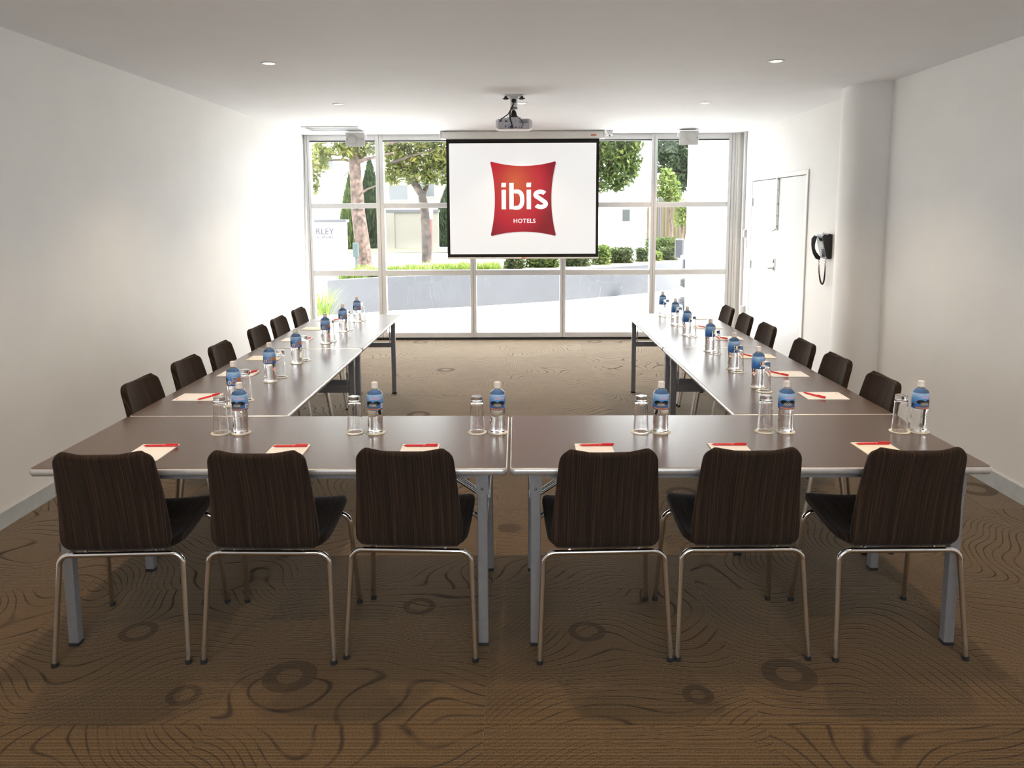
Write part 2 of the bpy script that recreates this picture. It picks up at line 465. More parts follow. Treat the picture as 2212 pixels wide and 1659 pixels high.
# ------------------------------------------------------------------ the room
XL0, XL1, XR, YB, YF, ZC = -2.738, -2.692, 2.93, -4.6, 7.30, 2.66
m = MB()
m.add([(XL0, YB-.15, 0), (XL1, YB-.15, ZC+.25), (XL1, YF+.12, ZC+.25), (XL0, YF+.12, 0),
       (XL0-.2, YB-.15, 0), (XL1-.2, YB-.15, ZC+.25), (XL1-.2, YF+.12, ZC+.25), (XL0-.2, YF+.12, 0)],
      [(0, 1, 2, 3), (4, 7, 6, 5), (0, 3, 7, 4), (1, 5, 6, 2), (0, 4, 5, 1), (3, 2, 6, 7)])
tag(m.build('wall_left', wall_m), 'plain white painted wall on the left side', kind='structure')
DY0, DY1, DZ = 4.985, 6.83, 2.045
m = MB()
m.box(XR, XR+.2, YB-.15, DY0, 0, ZC+.25).box(XR, XR+.2, DY1, YF+.12, 0, ZC+.25).box(XR, XR+.2, DY0, DY1, DZ, ZC+.25)
tag(m.build('wall_right', wall_m), 'plain white painted wall on the right side, with double doors', kind='structure')
bw0, bw1, bz0, bz1 = -1.1, 1.3, 1.25, 2.5
tag(MB().box(XL0, bw0, YB-.15, YB, 0, ZC).box(bw1, XR, YB-.15, YB, 0, ZC).box(bw0, bw1, YB-.15, YB, 0, bz0).box(bw0, bw1, YB-.15, YB, bz1, ZC).build('wall_back', wall_m), 'plain white wall behind the camera, with a window', kind='structure')
w2 = tag(empty('window_2', (0, YB-.07, 0)), 'daylit window in the wall behind the camera', kind='structure')
for x in (bw0, (bw0+bw1)/2, bw1):
    MB().box(x-.03, x+.03, -.04, .04, bz0, bz1, .003).build('mullion', trim_m, w2)
MB().box(bw0, bw1, -.04, .04, bz0, bz0+.05, .003).build('sill_rail', trim_m, w2); MB().box(bw0, bw1, -.04, .04, bz1-.05, bz1, .003).build('head_rail', trim_m, w2)
for a_, b_ in ((bw0+.03, .07), (.13, bw1-.03)): MB().box(a_, b_, -.003, .003, bz0+.05, bz1-.05).build('pane', pane_m, w2)
tag(MB().box(XL0-.2, XR+.2, YB-.15, YF+.14, ZC, ZC+.25).build('ceiling', ceil_m), 'flat white plaster ceiling', kind='structure')
floor = MB().box(XL0-.2, XR+.2, YB-.15, YF+.12, -.12, -.007).build('floor', slab_m)
tag(floor, 'brown carpet-tiled floor with dark wavy lines and rings', kind='structure')
TS = .92
full = None
xs = [-.08 + TS*k for k in range(-3, 4)]; ys = [5.1 + TS*k for k in range(-11, 3)]
for x in xs:
    for y in ys:
        x0, x1, y0, y1 = max(x, XL0), min(x+TS, XR), max(y, YB), min(y+TS, YF)
        if x1-x0 < .02 or y1-y0 < .02: continue
        g = .0004
        if x1-x0 > TS-.001 and y1-y0 > TS-.001:
            if full is None: full = MB().box(g, TS-g, g, TS-g, -.007, 0, .0006).mesh('carpet_tile', carpet_m)
            link('carpet_tile', full, floor, (x, y, 0))
        else:
            MB().box(x0-x+g, x1-x-g, y0-y+g, y1-y-g, -.007, 0, .0006).build('carpet_tile', carpet_m, floor, (x, y, 0))
# rounded nib column on the right wall
c0, c1, cx = 3.355, 4.05, 2.685
key = [(3.05, 3.352), (2.93, 3.350), (2.845, 3.378), (2.775, 3.420), (2.722, 3.490), (2.697, 3.585), (2.698, 3.690), (2.730, 3.800), (2.800, 3.890), (2.93, 3.96), (3.05, 3.99)]
poly = []
for i in range(1, len(key)-2):
    p0, p1, p2, p3 = (Vector(k_) for k_ in key[i-1:i+3])
    for q in range(6):
        u = q/6; poly.append(tuple(.5*((2*p1)+(p2-p0)*u+(2*p0-5*p1+4*p2-p3)*u*u+(3*p1-p0-3*p2+p3)*u**3)))
poly = [(XR+.05, 3.352)]+poly+[(XR, 3.96), (XR+.05, 3.97)]
tag(MB().prism(poly, 0, ZC, True).build('column', wall_m), 'white rounded column projecting from the right wall', kind='structure')
# skirting boards
m = MB(); m.add([(XL0, YB, 0), (XL0+.012, YB, 0), (XL0+.012, YB, .09), (XL0+.003, YB, .09), (XL0, YF, 0), (XL0+.012, YF, 0), (XL0+.012, YF, .09), (XL0+.003, YF, .09)],
      [(0, 1, 2, 3), (4, 7, 6, 5), (0, 4, 5, 1), (1, 5, 6, 2), (2, 6, 7, 3), (3, 7, 4, 0)])
tag(m.build('baseboard_left', skirt_m), 'grey skirting board along the left wall', kind='structure')
tag(MB().box(XR-.012, XR, YB, c0, 0, .10).box(XR-.012, XR, c1, DY0-.05, 0, .10).build('baseboard_right', skirt_m), 'grey skirting board along the right wall', kind='structure')

# ------------------------------------------------------------------ window wall
win = tag(empty('window_1', (0, YF, 0)), 'floor to ceiling window wall with white aluminium frames', kind='structure')
FX = [(-2.690, -2.622), (-1.781, -1.680), (-.575, -.498), (.598, .671), (1.766, 1.843), (2.752, 2.836)]
FD0, FD1 = -.015, .085
for (a, b) in FX:
    mid = (a+b)/2
    MB().box(a, mid-.003, FD0, FD1, .03, ZC, .003).box(mid-.003, mid+.003, FD0+.012, FD1, .03, ZC).box(mid+.003, b, FD0, FD1, .03, ZC, .003).build('mullion', frame_m, win)
rows = [(.095, .850), (.921, 1.727), (1.793, 2.578)]
for i in range(5):
    a, b = FX[i][1], FX[i+1][0]
    MB().box(a, b, FD0+.004, FD1-.004, .850, .921, .004).build('transom', frame_m, win)
    MB().box(a, b, FD0+.004, FD1-.004, 1.727, 1.793, .004).build('transom', frame_m, win)
    MB().box(a, b, FD0, FD1, .028, .095, .004).build('sill_rail', frame_m, win)
    MB().box(a, b, FD0+.004, FD1-.004, 2.587, ZC, .003).build('head_rail', frame_m, win)
    MB().box(a, b, FD0+.002, FD1-.02, 2.574, 2.587).build('head_gasket', black_m, win)
    for (z0, z1) in rows:
        MB().box(a, b, .032, .038, z0, z1).build('pane', pane_m, win)
tag(MB().box(XL0, XR, YF-.025, YF+.09, -.004, .028).build('trim_1', black_m), 'dark gap strip under the window sill', kind='structure')
tag(MB().box(2.836, XR, YF-.03, YF+.1, 0, ZC).box(2.862, 2.885, YF-.055, YF-.03, 0, ZC, .004).build('trim_2', trim_m), 'white jamb cover beside the right end of the window', kind='structure')
tag(MB().box(XR-.03, XR, 7.10, 7.135, .42, ZC, .004).build('trim_3', frame_m), 'grey vertical cable duct on the right wall by the window', kind='structure')

# ------------------------------------------------------------------ double doors
dr = tag(empty('door_1', (XR, 0, 0)), 'white double doors in the right wall', kind='structure')
MB().box(-.014, .0, DY0-.012, DY0+.045, 0, DZ+.035, .004).build('door_frame', trim_m, dr)
MB().box(-.014, .0, DY1-.045, DY1+.012, 0, DZ+.035, .004).build('door_frame', trim_m, dr)
MB().box(-.014, .0, DY0+.045, DY1-.045, DZ-.012, DZ+.035, .004).build('door_frame', trim_m, dr)
MB().box(.012, .05, DY0, DY1, DZ-.02, DZ-.001).build('door_stop', black_m, dr)
DM = 5.90
l1 = MB().box(.004, .044, DY0+.048, DM-.002, .008, DZ-.018, .002).build('door_leaf', door_m, dr)
l2 = MB().box(.004, .044, DM+.002, DY1-.048, .008, DZ-.018, .002).build('door_leaf', door_m, dr)
for lf, y in ((l1, DY0+.047), (l2, DY1-.047)):
    for z in (.25, 1.02, 1.78):
        MB().tube([(-.004, y, z-.05), (-.004, y, z+.05)], .008, 8).box(-.002, .006, y-.018, y+.018, z-.05, z+.05).build('hinge', steel_m, lf)
# surface bolt up the meeting edge
bolt = MB(); y = DM-.035
bolt.tube([(-.012, y, 1.46), (-.012, y, DZ+.02)], .006, 8).box(-.004, .006, y-.012, y+.012, 1.46, DZ-.02)
for z in (1.50, 1.62, 1.75, 1.9, 2.02): bolt.box(-.022, .004, y-.016, y+.016, z-.012, z+.012, .002)
bolt.tube([(-.012, y, 1.47), (-.035, y, 1.46), (-.045, y+.07, 1.445)], .006, 8)
bolt.build('surface_bolt', steel_m, l1)
y = DM+.055
MB().lathe([(0, .012), (.024, .012), (.026, 0), (0, 0)], 16).xf(Matrix.Translation((.004, y, 1.03)) @ Matrix.Rotation(R(-90), 4, 'Y')).build('rose', steel_m, l2)
MB().tube([(-.004, y, 1.03), (-.05, y, 1.03), (-.055, y+.02, 1.03), (-.055, y+.12, 1.028)], .009, 10).build('lever_handle', steel_m, l2)
MB().lathe([(0, .014), (.02, .014), (.023, 0), (0, 0)], 16).xf(Matrix.Translation((.004, y, 1.11)) @ Matrix.Rotation(R(-90), 4, 'Y')).build('deadlock', steel_m, l2)
MB().box(-.003, .006, DM-.004, DM+.014, 1.0, 1.14).build('strike_plate', steel_m, l2)

# ------------------------------------------------------------------ wall and ceiling fittings
o = empty('door_release_box', (XR, 7.03, 1.39)); tag(o, 'small grey wall box near the window corner above the white switch', 'wall box')
MB().box(-.03, 0, -.035, .035, -.05, .05, .005).build('cover', skirt_m, o); MB().box(-.034, -.03, -.02, .02, -.02, .03).build('face_plate', silver_m, o)
o = empty('light_switch', (XR, 7.0, 1.27)); tag(o, 'white light switch below the grey wall box', 'switch')
MB().box(-.012, 0, -.04, .04, -.06, .06, .004).build('switch_plate', white_m, o); MB().box(-.02, -.012, -.008, .008, -.012, .012, .002).build('rocker', white_m, o)
o = empty('power_outlet', (XR, 7.0, .43)); tag(o, 'white power outlet and plug low on the wall by the window', 'outlet')
MB().box(-.014, 0, -.05, .05, -.05, .05, .004).build('outlet_plate', white_m, o)
MB().box(-.06, -.014, -.045, .0, -.04, .045, .008).build('plug_pack', white_m, o)
MB().tube([(-.04, -.02, -.04), (-.045, -.02, -.12), (-.03, .0, -.2), (-.02, 0, -.40)], .004, 6).build('cable', white_m, o)

# wall telephone
ph = empty('wall_telephone', (XR, 4.42, 1.34)); ph.scale = (.80, .80, .92); tag(ph, 'black wall telephone with hanging coiled cord beside the white column', 'telephone')
m = MB()
prof = [(0, -.115), (-.035, -.12), (-.055, -.115), (-.115, .105), (-.10, .125), (-.05, .12), (-.045, .135), (0, .125)]
n = len(prof)
m.add([(x, -.095, z) for x, z in prof]+[(x, .095, z) for x, z in prof],
      [tuple(range(n)), tuple(reversed(range(n, 2*n)))]+[(i, n+i, n+(i+1) % n, (i+1) % n) for i in range(n)])
m.build('body', black_m, ph)
def onface(u, v, h):      # u: up the sloping face 0..1, v: sideways
    a = Vector((-.055, 0, -.115)); b = Vector((-.115, 0, .105)); nrm = Vector((-.965, 0, -.263))
    p = a.lerp(b, u) + nrm*h; return Vector((p.x, v, p.z))
def facebox(u0, u1, v0, v1, h):
    vs = [onface(u, v, hh) for hh in (0, h) for u in (u0, u1) for v in (v0, v1)]
    return MB().add(vs, [(0, 1, 3, 2), (4, 6, 7, 5), (0, 4, 5, 1), (2, 3, 7, 6), (0, 2, 6, 4), (1, 5, 7, 3)])
facebox(.03, .98, -.088, .025, .003).build('face_plate', key_m, ph)
for r_ in range(4):
    for c_ in range(3):
        u = .08+r_*.095; v = -.075+c_*.030
        facebox(u, u+.06, v, v+.02, .008).build('key', black_m, ph)
for k in range(3): facebox(.52+k*.085, .57+k*.085, -.08, .0, .007).build('memory_key', silver_m, ph)
facebox(.80, .94, -.08, .01, .006).build('display', vgl_m, ph)
hs = [onface(.0, .062, .02), onface(.10, .062, .045), onface(.3, .062, .065), onface(.5, .062, .072), onface(.7, .062, .065), onface(.92, .062, .045), onface(1.02, .062, .018)]
MB().tube(hs, [.018, .026, .022, .019, .022, .028, .02], 12).build('handset', black_m, ph)
MB().tube([(-.055, -.02, .12), (-.06, -.02, .15), (-.06, .02, .15), (-.055, .02, .12)], .003, 6).build('wire_hook', steel_m, ph)
path = []
A, B = onface(-.02, .06, .03), Vector((-.03, .0, -.12))
for k in range(41):
    s = k/40
    y = A.y + (B.y-A.y)*s + .012*math.sin(s*math.pi*2)
    z = A.z + (B.z-A.z)*s - .255*math.sin(math.pi*s)**.55
    path.append(Vector((A.x+(B.x-A.x)*s+.012*math.sin(math.pi*s), y, z)))
hel = []
for k in range(900):
    s = k/899*40; i = min(int(s), 39); p = path[i].lerp(path[i+1], s-i); th = k*.62
    d = (path[i+1]-path[i]).normalized(); a = d.cross(Vector((1, 0, 0)));
    a = a.normalized() if a.length > .01 else Vector((0, 1, 0)); b2 = a.cross(d)
    hel.append(p + (a*math.cos(th)+b2*math.sin(th))*.0075)
MB().tube(hel, .0026, 5).build('coiled_cord', black_m, ph)

# downlights, the ones in view and their rows behind the camera
dl_spots = [(-1.606, 2.50, 'lit recessed downlight in the ceiling, largest at upper left'), (1.758, 2.52, 'lit recessed downlight in the ceiling, largest at upper right'),
            (-1.592, 4.45, 'lit downlight in the middle row of the ceiling, on the left'), (.084, 4.46, 'lit downlight just right of the projector mount'),
            (1.767, 4.49, 'lit downlight in the middle row of the ceiling, on the right'), (-1.58, 6.37, 'small lit downlight beside the left ceiling speaker'),
            (1.774, 6.45, 'small lit downlight beside the right ceiling speaker'), (.08, 6.42, None)]
dl_spots += [(x, y, 'lit downlight '+w_) for x, y, w_ in ((-1.6, .5, 'above the left end of the near tables'), (.08, .5, 'above the middle of the near tables'), (1.76, .5, 'above the right end of the near tables'),
    (-1.6, -1.5, 'behind the near chairs on the left'), (1.76, -1.5, 'behind the near chairs on the right'), (.08, -3.4, 'above and behind the camera'))]
ring_me = MB().lathe([(.036, 0), (.042, -.005), (.052, -.004), (.055, 0), (.036, 0)], 28).mesh('trim_ring', white_m)
lens_me = MB().lathe([(0, -.0035), (.030, -.0035), (.036, -.001), (0, -.001)], 24).mesh('lamp_lens', lamp_m)
sd = bpy.data.lights.new('halogen_lamp', 'SPOT'); sd.energy = SPOT_W; sd.color = SPOT_COL
sd.spot_size = R(112); sd.spot_blend = .75; sd.shadow_soft_size = .022
for k, (x, y, lab) in enumerate(dl_spots):
    o = empty('ceiling_downlight', (x, y, ZC))
    tag(o, lab or 'lit downlight hidden behind the projector and screen housing', 'downlight', 'recessed ceiling downlights')
    link('trim_ring', ring_me, o); link('lamp_lens', lens_me, o)
    l = bpy.data.objects.new('halogen_lamp', sd); col.objects.link(l); l.parent = o; l.location = (0, 0, -.008)

# ceiling air vent
o = empty('ceiling_vent', (-2.11, 6.47, ZC)); tag(o, 'rectangular grey air vent in the ceiling above the window', 'vent')
MB().box(-.33, .33, -.21, -.185, -.014, 0).box(-.33, .33, .185, .21, -.014, 0).box(-.33, -.305, -.185, .185, -.014, 0).box(.305, .33, -.185, .185, -.014, 0).build('vent_frame', white_m, o)
MB().box(-.305, .305, -.185, .185, -.004, 0).build('vent_backing', skirt_m, o)
for k in range(8):
    y = -.16+k*.046
    MB().add([(-.3, y, -.004), (.3, y, -.004), (.3, y+.03, -.012), (-.3, y+.03, -.012), (-.3, y+.004, -.004), (.3, y+.004, -.004), (.3, y+.033, -.011), (-.3, y+.033, -.011)],
             [(0, 1, 2, 3), (4, 7, 6, 5), (0, 4, 5, 1), (3, 2, 6, 7), (0, 3, 7, 4), (1, 5, 6, 2)]).build('slat', key_m, o)

# speakers
def speaker(x, flip, label):
    o = empty('ceiling_speaker', (x, 6.74, ZC)); tag(o, label, 'speaker', 'ceiling speakers above the window')
    w, h, d = .118, .172, .13
    def fx(v): return -v if flip else v
    m = MB(); top, bot = -.022, -.022-h
    pts = []
    for (y, k) in ((0, 1), (d, .72)):
        pts += [(fx(-w*k), y, bot+(.02 if y else 0)), (fx(w*k), y, bot+(.02 if y else 0)), (fx(w*k*.95), y, top-(.02 if y else 0)), (fx(-w*k*1.02), y, top-(.02 if y else 0))]
    m.add(pts, [(0, 1, 2, 3), (4, 7, 6, 5), (0, 4, 5, 1), (1, 5, 6, 2), (2, 6, 7, 3), (3, 7, 4, 0)])
    m.build('cabinet', white_m, o)
    g = MB().add([(fx(-w*.93), -.006, bot+.008), (fx(w*.93), -.006, bot+.008), (fx(w*.88), -.006, top-.008), (fx(-w*.95), -.006, top-.008),
              (fx(-w*.95), 0, bot+.005), (fx(w*.95), 0, bot+.005), (fx(w*.9), 0, top-.005), (fx(-w*.97), 0, top-.005)],
             [(0, 1, 2, 3), (0, 4, 5, 1), (1, 5, 6, 2), (2, 6, 7, 3), (3, 7, 4, 0), (4, 7, 6, 5)]).build('grille', grill_m, o)
    MB().lathe([(0, .004), (.052, .004), (.056, 0), (0, 0)], 28).xf(Matrix.Translation((fx(-.03), -.006, (top+bot)/2)) @ Matrix.Rotation(R(90), 4, 'X')).build('driver', grill_m, g)
    MB().box(min(fx(-.102), fx(-.096)), max(fx(-.102), fx(-.096)), -.009, -.005, (top+bot)/2-.008, (top+bot)/2+.008).build('badge', black_m, g)
    MB().box(-.10, .10, .03, .06, -.005, 0).box(-.126, -.122, .03, .06, -.09, 0).box(.122, .126, .03, .06, -.09, 0).box(-.126, .126, .03, .06, -.012, -.008).build('bracket', white_m, o)
    MB().box(-.09, .085, .01, .08, -.009, -.005).build('mount_plate', black_m, o)
speaker(-1.918, False, 'white box speaker hanging from the ceiling left of the screen')
speaker(2.117, True, 'white box speaker hanging from the ceiling right of the screen')

# projection screen
SY = 6.85
sc = empty('projection_screen', (.113, SY, ZC)); tag(sc, 'pull-down projection screen with black border showing a red cushion logo', 'projection screen')
def sx(v): return v-.113
def sz(v): return v-ZC
MB().box(sx(-.89), sx(1.105), -.005, .095, -.098, -.006, .012).build('housing', trim_m, sc)
MB().box(sx(-.89)-.012, sx(-.89), -.008, .098, -.1, -.002, .004).build('end_cap', white_m, sc)
MB().box(sx(1.105), sx(1.105)+.012, -.008, .098, -.1, -.002, .004).build('end_cap', white_m, sc)
MB().box(sx(1.142), sx(1.215), .01, .085, -.06, 0, .004).build('motor_box', white_m, sc)
MB().box(sx(1.165), sx(1.185), .02, .03, -.072, -.06).build('socket', black_m, sc)
MB().tube([(sx(1.117), .03, -.03), (sx(1.13), .03, -.014), (sx(1.142), .03, -.02)], .003, 6).build('cable', black_m, sc)
MB().box(sx(.945), sx(1.012), -.008, -.004, -.067, -.050).build('sticker', sticker_m, sc)
for x in (-.5, .1, .78): MB().box(x-.03, x+.03, .02, .07, -.008, 0).build('hanger', steel_m, sc)
xl0, xl1, xr0, xr1, zt0, zt1, zb0, zb1 = -.832, -.797, 1.018, 1.052, 2.565, 2.512, 1.150, 1.108
MB().box(sx(xl0), sx(xr1), .041, .0425, sz(zb1), sz(zt0)).build('black_border', blackmat_m, sc)
MB().box(sx(xl1), sx(xr0), .0395, .041, sz(zb0), sz(zt1)).build('canvas', canvas_m, sc)
MB().box(sx(xl0)-.005, sx(xr1)+.005, .028, .052, sz(zb1)-.018, sz(zb1), .004).build('bottom_bar', trim_m, sc)
MB().box(-.022, .042, .02, .03, sz(zb1)-.014, sz(zb1)-.003, .002).build('pull_tab', sticker_m, sc)
# the cushion logo, flat in the projected picture
LC = Vector((.116, 0, 1.833))
def cushion(dx=0, dz=0, k=1.0):
    W2, H2 = .410*k, .462*k
    pts = []
    cs = [(-W2, H2), (W2, H2), (W2, -H2), (-W2, -H2)]
    bow = [.060*k, .062*k, .056*k, .058*k]
    for i in range(4):
        a = Vector(cs[i]); b = Vector(cs[(i+1) % 4]); nrm = Vector((-(a+b).x, -(a+b).y)).normalized()
        pts.append(a*.978)
        for q in range(25):
            s = .022+.956*q/24
            pts.append(a.lerp(b, s) + nrm*(bow[i]*4*s*(1-s)))
    return [(p.x+dx, p.y+dz) for p in pts]
def screenpart(name, mb, mat, y, parent):
    ob = mb.build(name, mat, parent, (sx(LC.x), y, sz(LC.z))); return ob
lg = screenpart('red_cushion_logo', MB().plate(cushion(), 0, .0006), logo_m, .0382, sc)
screenpart('logo_shade', MB().plate(cushion(.014, -.012, .99), 0, .0004), logoshade_m, .0390, sc)
def rect(x0, x1, z0, z1): return [(x0, z0), (x1, z0), (x1, z1), (x0, z1)]
def tilt(x0, x1, z0, z1, s): return [(x0, z0), (x1, z0), (x1+s, z1), (x0+s, z1)]
m = MB()
ZB, XH, AS = -.127, .112, .205      # baseline, x-height and ascender of the letters, from the logo's middle
st = .054
def letter_i(x):
    m.plate(rect(x, x+st, ZB, XH), 0, .0006); m.plate(tilt(x-.004, x+st-.002, XH+.032, XH+.086, .004), 0, .0006)
letter_i(-.268); letter_i(.043)
bx = -.172
m.plate(rect(bx, bx+st, ZB, AS-.008), 0, .0006)
ocx, ocz, oa, ob_, ia, ib = bx+.088, -.009, .098, .124, .045, .076
N = 40
def ell(a, b, th): 
    e = 2/2.5
    c, s = math.cos(th), math.sin(th)
    return (ocx+a*math.copysign(abs(c)**e, c), ocz+b*math.copysign(abs(s)**e, s))
for k in range(N):
    t0 = -math.pi*.62+2*math.pi*.62*k/N; t1 = -math.pi*.62+2*math.pi*.62*(k+1)/N
    m.plate([ell(ia, ib, t0), ell(oa, ob_, t0), ell(oa, ob_, t1), ell(ia, ib, t1)], 0, .0006)
# s as a thick stroke
sc_pts = []
sx0, sw, sh = .212, .060, .060
for k in range(15):
    th = R(25+215*k/14); sc_pts.append((sx0+sw*math.cos(th)*1.0, .050+sh*.60*math.sin(th)))
for k in range(1, 15):
    th = R(60-215*k/14); sc_pts.append((sx0+.006+sw*1.05*math.cos(th), -.063+sh*.63*math.sin(th)))
hw = .0265
def quadstrip(pts, w):
    out = []
    for i, p in enumerate(pts):
        a = Vector(pts[max(i-1, 0)]); b = Vector(pts[min(i+1, len(pts)-1)]); d = (b-a).normalized(); nn = Vector((-d.y, d.x))
        out.append((Vector(p)+nn*w, Vector(p)-nn*w))
    return out
qs = quadstrip(sc_pts, hw)
for (a, b), (c, d) in zip(qs, qs[1:]): m.plate([tuple(a), tuple(b), tuple(d), tuple(c)], 0, .0006)
screenpart('logo_letters', m, logowhite_m, .0374, sc)
vs, fs = text_mesh('HOTELS', .072, offset=.0011, space=1.10)
screenpart('logo_caption', MB().add([(x+.015, 0, y-.295) for x, y, z in vs], fs), logowhite_m, .0374, sc)

# projector
pj = empty('ceiling_projector', (.013, 4.02, ZC)); tag(pj, 'white projector on a ceiling mount with black cables', 'projector')
MB().box(-.075, .075, -.06, .06, -.012, 0, .003).box(-.035, .035, -.035, .035, -.03, -.012, .003).build('ceiling_plate', white_m, pj)
for s in (-1, 1):
    MB().lathe([(0, -.03), (.02, -.028), (.030, -.018), (.014, -.014), (.010, 0), (0, 0)], 16, (s*.068, -.05, -.008)).build('knob', black_m, pj)
MB().tube([(0, 0, -.03), (0, 0, -.115)], .030, 18).build('mount_pole', white_m, pj)
MB().tube([(0, -.02, -.04), (0, -.035, -.045)], .020, 14).build('cable_hole', black_m, pj)
MB().tube([(0, 0, -.098), (0, 0, -.108)], .032, 18).build('collar', black_m, pj)
MB().lathe([(0, -.125), (.016, -.125), (.02, -.135), (.032, -.180), (.036, -.182), (0, -.182)], 18).lathe([(0, -.11), (.008, -.11), (.008, -.126), (0, -.126)], 10).build('ball_joint', black_m, pj)
MB().box(-.06, .06, -.04, .05, -.192, -.182, .003).box(-.09, -.055, -.01, .01, -.195, -.185).build('mount_bracket', steel_m, pj)
bd = MB().box(-.156, .156, -.055, .17, -.282, -.193, .018).build('body', white_m, pj)
MB().box(-.135, .13, -.059, -.054, -.274, -.20, .002).build('rear_panel', simple('lilac_grey_plastic', (.56, .55, .62), .5, var=.02), bd)
for k in range(3): MB().box(.046, .116, -.063, -.058, -.206-k*.010-.007, -.206-k*.010).build('vent_slat', key_m, bd)
for (x0, x1, z0, z1, mt) in ((-.125, -.103, -.222, -.212, black_m), (-.076, -.056, -.224, -.211, black_m), (-.076, -.066, -.268, -.254, black_m), (-.052, -.044, -.255, -.248, black_m),
                         (-.052, -.044, -.274, -.268, black_m), (.008, .028, -.272, -.265, black_m), (.042, .05, -.272, -.265, black_m), (.062, .074, -.274, -.263, black_m), (.082, .09, -.256, -.25, black_m), (-.03, .018, -.2205, -.219, key_m)):
    MB().box(x0, x1, -.0625, -.058, z0, z1).build('port', mt, bd)
MB().box(-.037, -.004, -.072, -.059, -.278, -.258, .003).build('blue_plug', plug_m, bd)
MB().tube([(.07, -.06, -.262), (.07, -.078, -.258)], .006, 8).build('yellow_plug', gold_m, bd)
MB().tube([(0, .17, -.24), (0, .19, -.24)], .035, 20).build('lens', black_m, bd)
MB().tube([(0, -.036, -.045), (-.004, -.05, -.075), (-.02, -.055, -.11), (-.032, -.055, -.14), (-.034, -.06, -.18), (-.03, -.075, -.21), (-.018, -.08, -.24), (-.016, -.072, -.268)], .0065, 8).build('cable', black_m, pj)
MB().tube([(-.026, -.055, -.12), (-.05, -.06, -.16), (-.085, -.068, -.185), (-.108, -.075, -.20), (-.114, -.062, -.217)], .0045, 7).build('cable', black_m, pj)
MB().tube([(-.008, -.05, -.10), (-.02, -.06, -.16), (.03, -.06, -.178), (.062, -.08, -.21), (.08, -.085, -.24), (.07, -.078, -.258)], .003, 6).build('cable', black_m, pj)

# ------------------------------------------------------------------ tables
TH = .73
def rounded(x0, x1, y0, y1, r, n=6):
    out = []
    for cx_, cy_, a0 in ((x1-r, y0+r, -90), (x1-r, y1-r, 0), (x0+r, y1-r, 90), (x0+r, y0+r, 180)):
        for k in range(n+1):
            a = R(a0+90*k/n); out.append((cx_+r*math.cos(a), cy_+r*math.sin(a)))
    return out
def make_table():
    """1.8 x 0.75 m folding table, long side along x, origin at floor centre"""
    t = empty('folding_table')
    hx, hy, th = .898, .3755, .031
    top = MB().prism(rounded(-hx+.006, hx-.006, -hy+.006, hy-.006, .016), TH-.012, TH).build('tabletop', lam_m, t)
    # bull-nosed silver edge running round the top
    prof = [(.008, -.0005), (.0045, -.0015), (.0015, -.006), (0, -.0135), (.0015, -.022), (.006, -.029), (.014, -th)]
    rings = [rounded(-hx+i, hx-i, -hy+i, hy-i, .022-min(i, .012), 6) for i, z in prof]
    n = len(rings[0]); vs = []; fs = []
    for (i, z), rg in zip(prof, rings): vs += [(x, y, TH+z) for x, y in rg]
    for a in range(len(prof)-1):
        for k in range(n): fs.append((a*n+k, (a+1)*n+k, (a+1)*n+(k+1) % n, a*n+(k+1) % n))
    MB().add(vs, fs, True).build('edge_band', alu_m, t)
    MB().prism(rounded(-hx+.0135, hx-.0135, -hy+.0135, hy-.0135, .01), TH-th, TH-.0125).build('underside', under_m, t)
    MB().box(-.76, .76, -hy+.05, -hy+.065, TH-.055, TH-th).box(-.76, .76, hy-.065, hy-.05, TH-.055, TH-th).build('apron_rail', leg_m, t)
    s2 = .0195
    for ex in (-1, 1):
        x = ex*.800
        for ey in (-1, 1):
            y = ey*.314
            lg_ = MB().box(x-s2, x+s2, y-s2, y+s2, .012, TH-.05, .003).build('leg', leg_m, t)
            MB().box(x-s2-.001, x+s2+.001, y-s2-.001, y+s2+.001, 0, .014, .002).build('foot', rubber_m, lg_)
            pl = MB().box(x-.023, x+.023, y+ey*(s2)-.0015, y+ey*(s2)+.0015, TH-.115, TH-th).build('hinge_plate', leg_m, t)
            MB().lathe([(0, .004), (.004, .003), (.006, 0), (0, 0)], 12).xf(Matrix.Translation((x, y+ey*(s2+.0015), TH-.095)) @ Matrix.Rotation(R(90*ey if ey < 0 else -90), 4, 'X' ) ).build('rivet', steel_m, pl)
            MB().tube([(x-ex*.01, y-ey*.03, TH-.04), (x-ex*.012, y-ey*.03, .44)], .004, 7).box(x-ex*.012-.006, x-ex*.012+.006, y-ey*.03-.006, y-ey*.03+.006, .52, .58).build('stay_rod', steel_m, lg_)
        MB().box(x-s2*.8, x+s2*.8, -.2945, .2945, .438, .482, .003).build('crossbar', leg_m, t)
        a, b = Vector((x-ex*.01, 0, .485)), Vector((x-ex*.30, 0, TH-.045))
        for sgn in (-1, 1):
            d = Vector((0, sgn*.02, 0))
            MB().tube([a+d, b+d], .007, 6).build('folding_stay', steel_m, t)
        MB().box(x-ex*.33-.04, x-ex*.33+.04, -.04, .04, TH-.052, TH-th).build('stay_bracket', leg_m, t)
        MB().box(x-.02, x+.02, -.03, .03, .482, .50, .003).build('stay_clip', white_m, t)
    return t
tb = make_table(); tt = tree_of(tb)
tables = [(-.9012, .3765, 0, 'near left folding table with dark wood top and silver edge'), (.9012, .3765, 0, 'near right folding table with dark wood top and silver edge'),
          (-1.424, .755+.900, 90, 'folding table along left wall, the one nearer the camera'), (-1.424, .755+2.701, 90, 'folding table along left wall, the one nearer the window'),
          (1.424, .755+.900, 90, 'folding table on the right wing, the one nearer the camera'), (1.424, .755+2.701, 90, 'folding table on the right wing, the one nearer the window')]
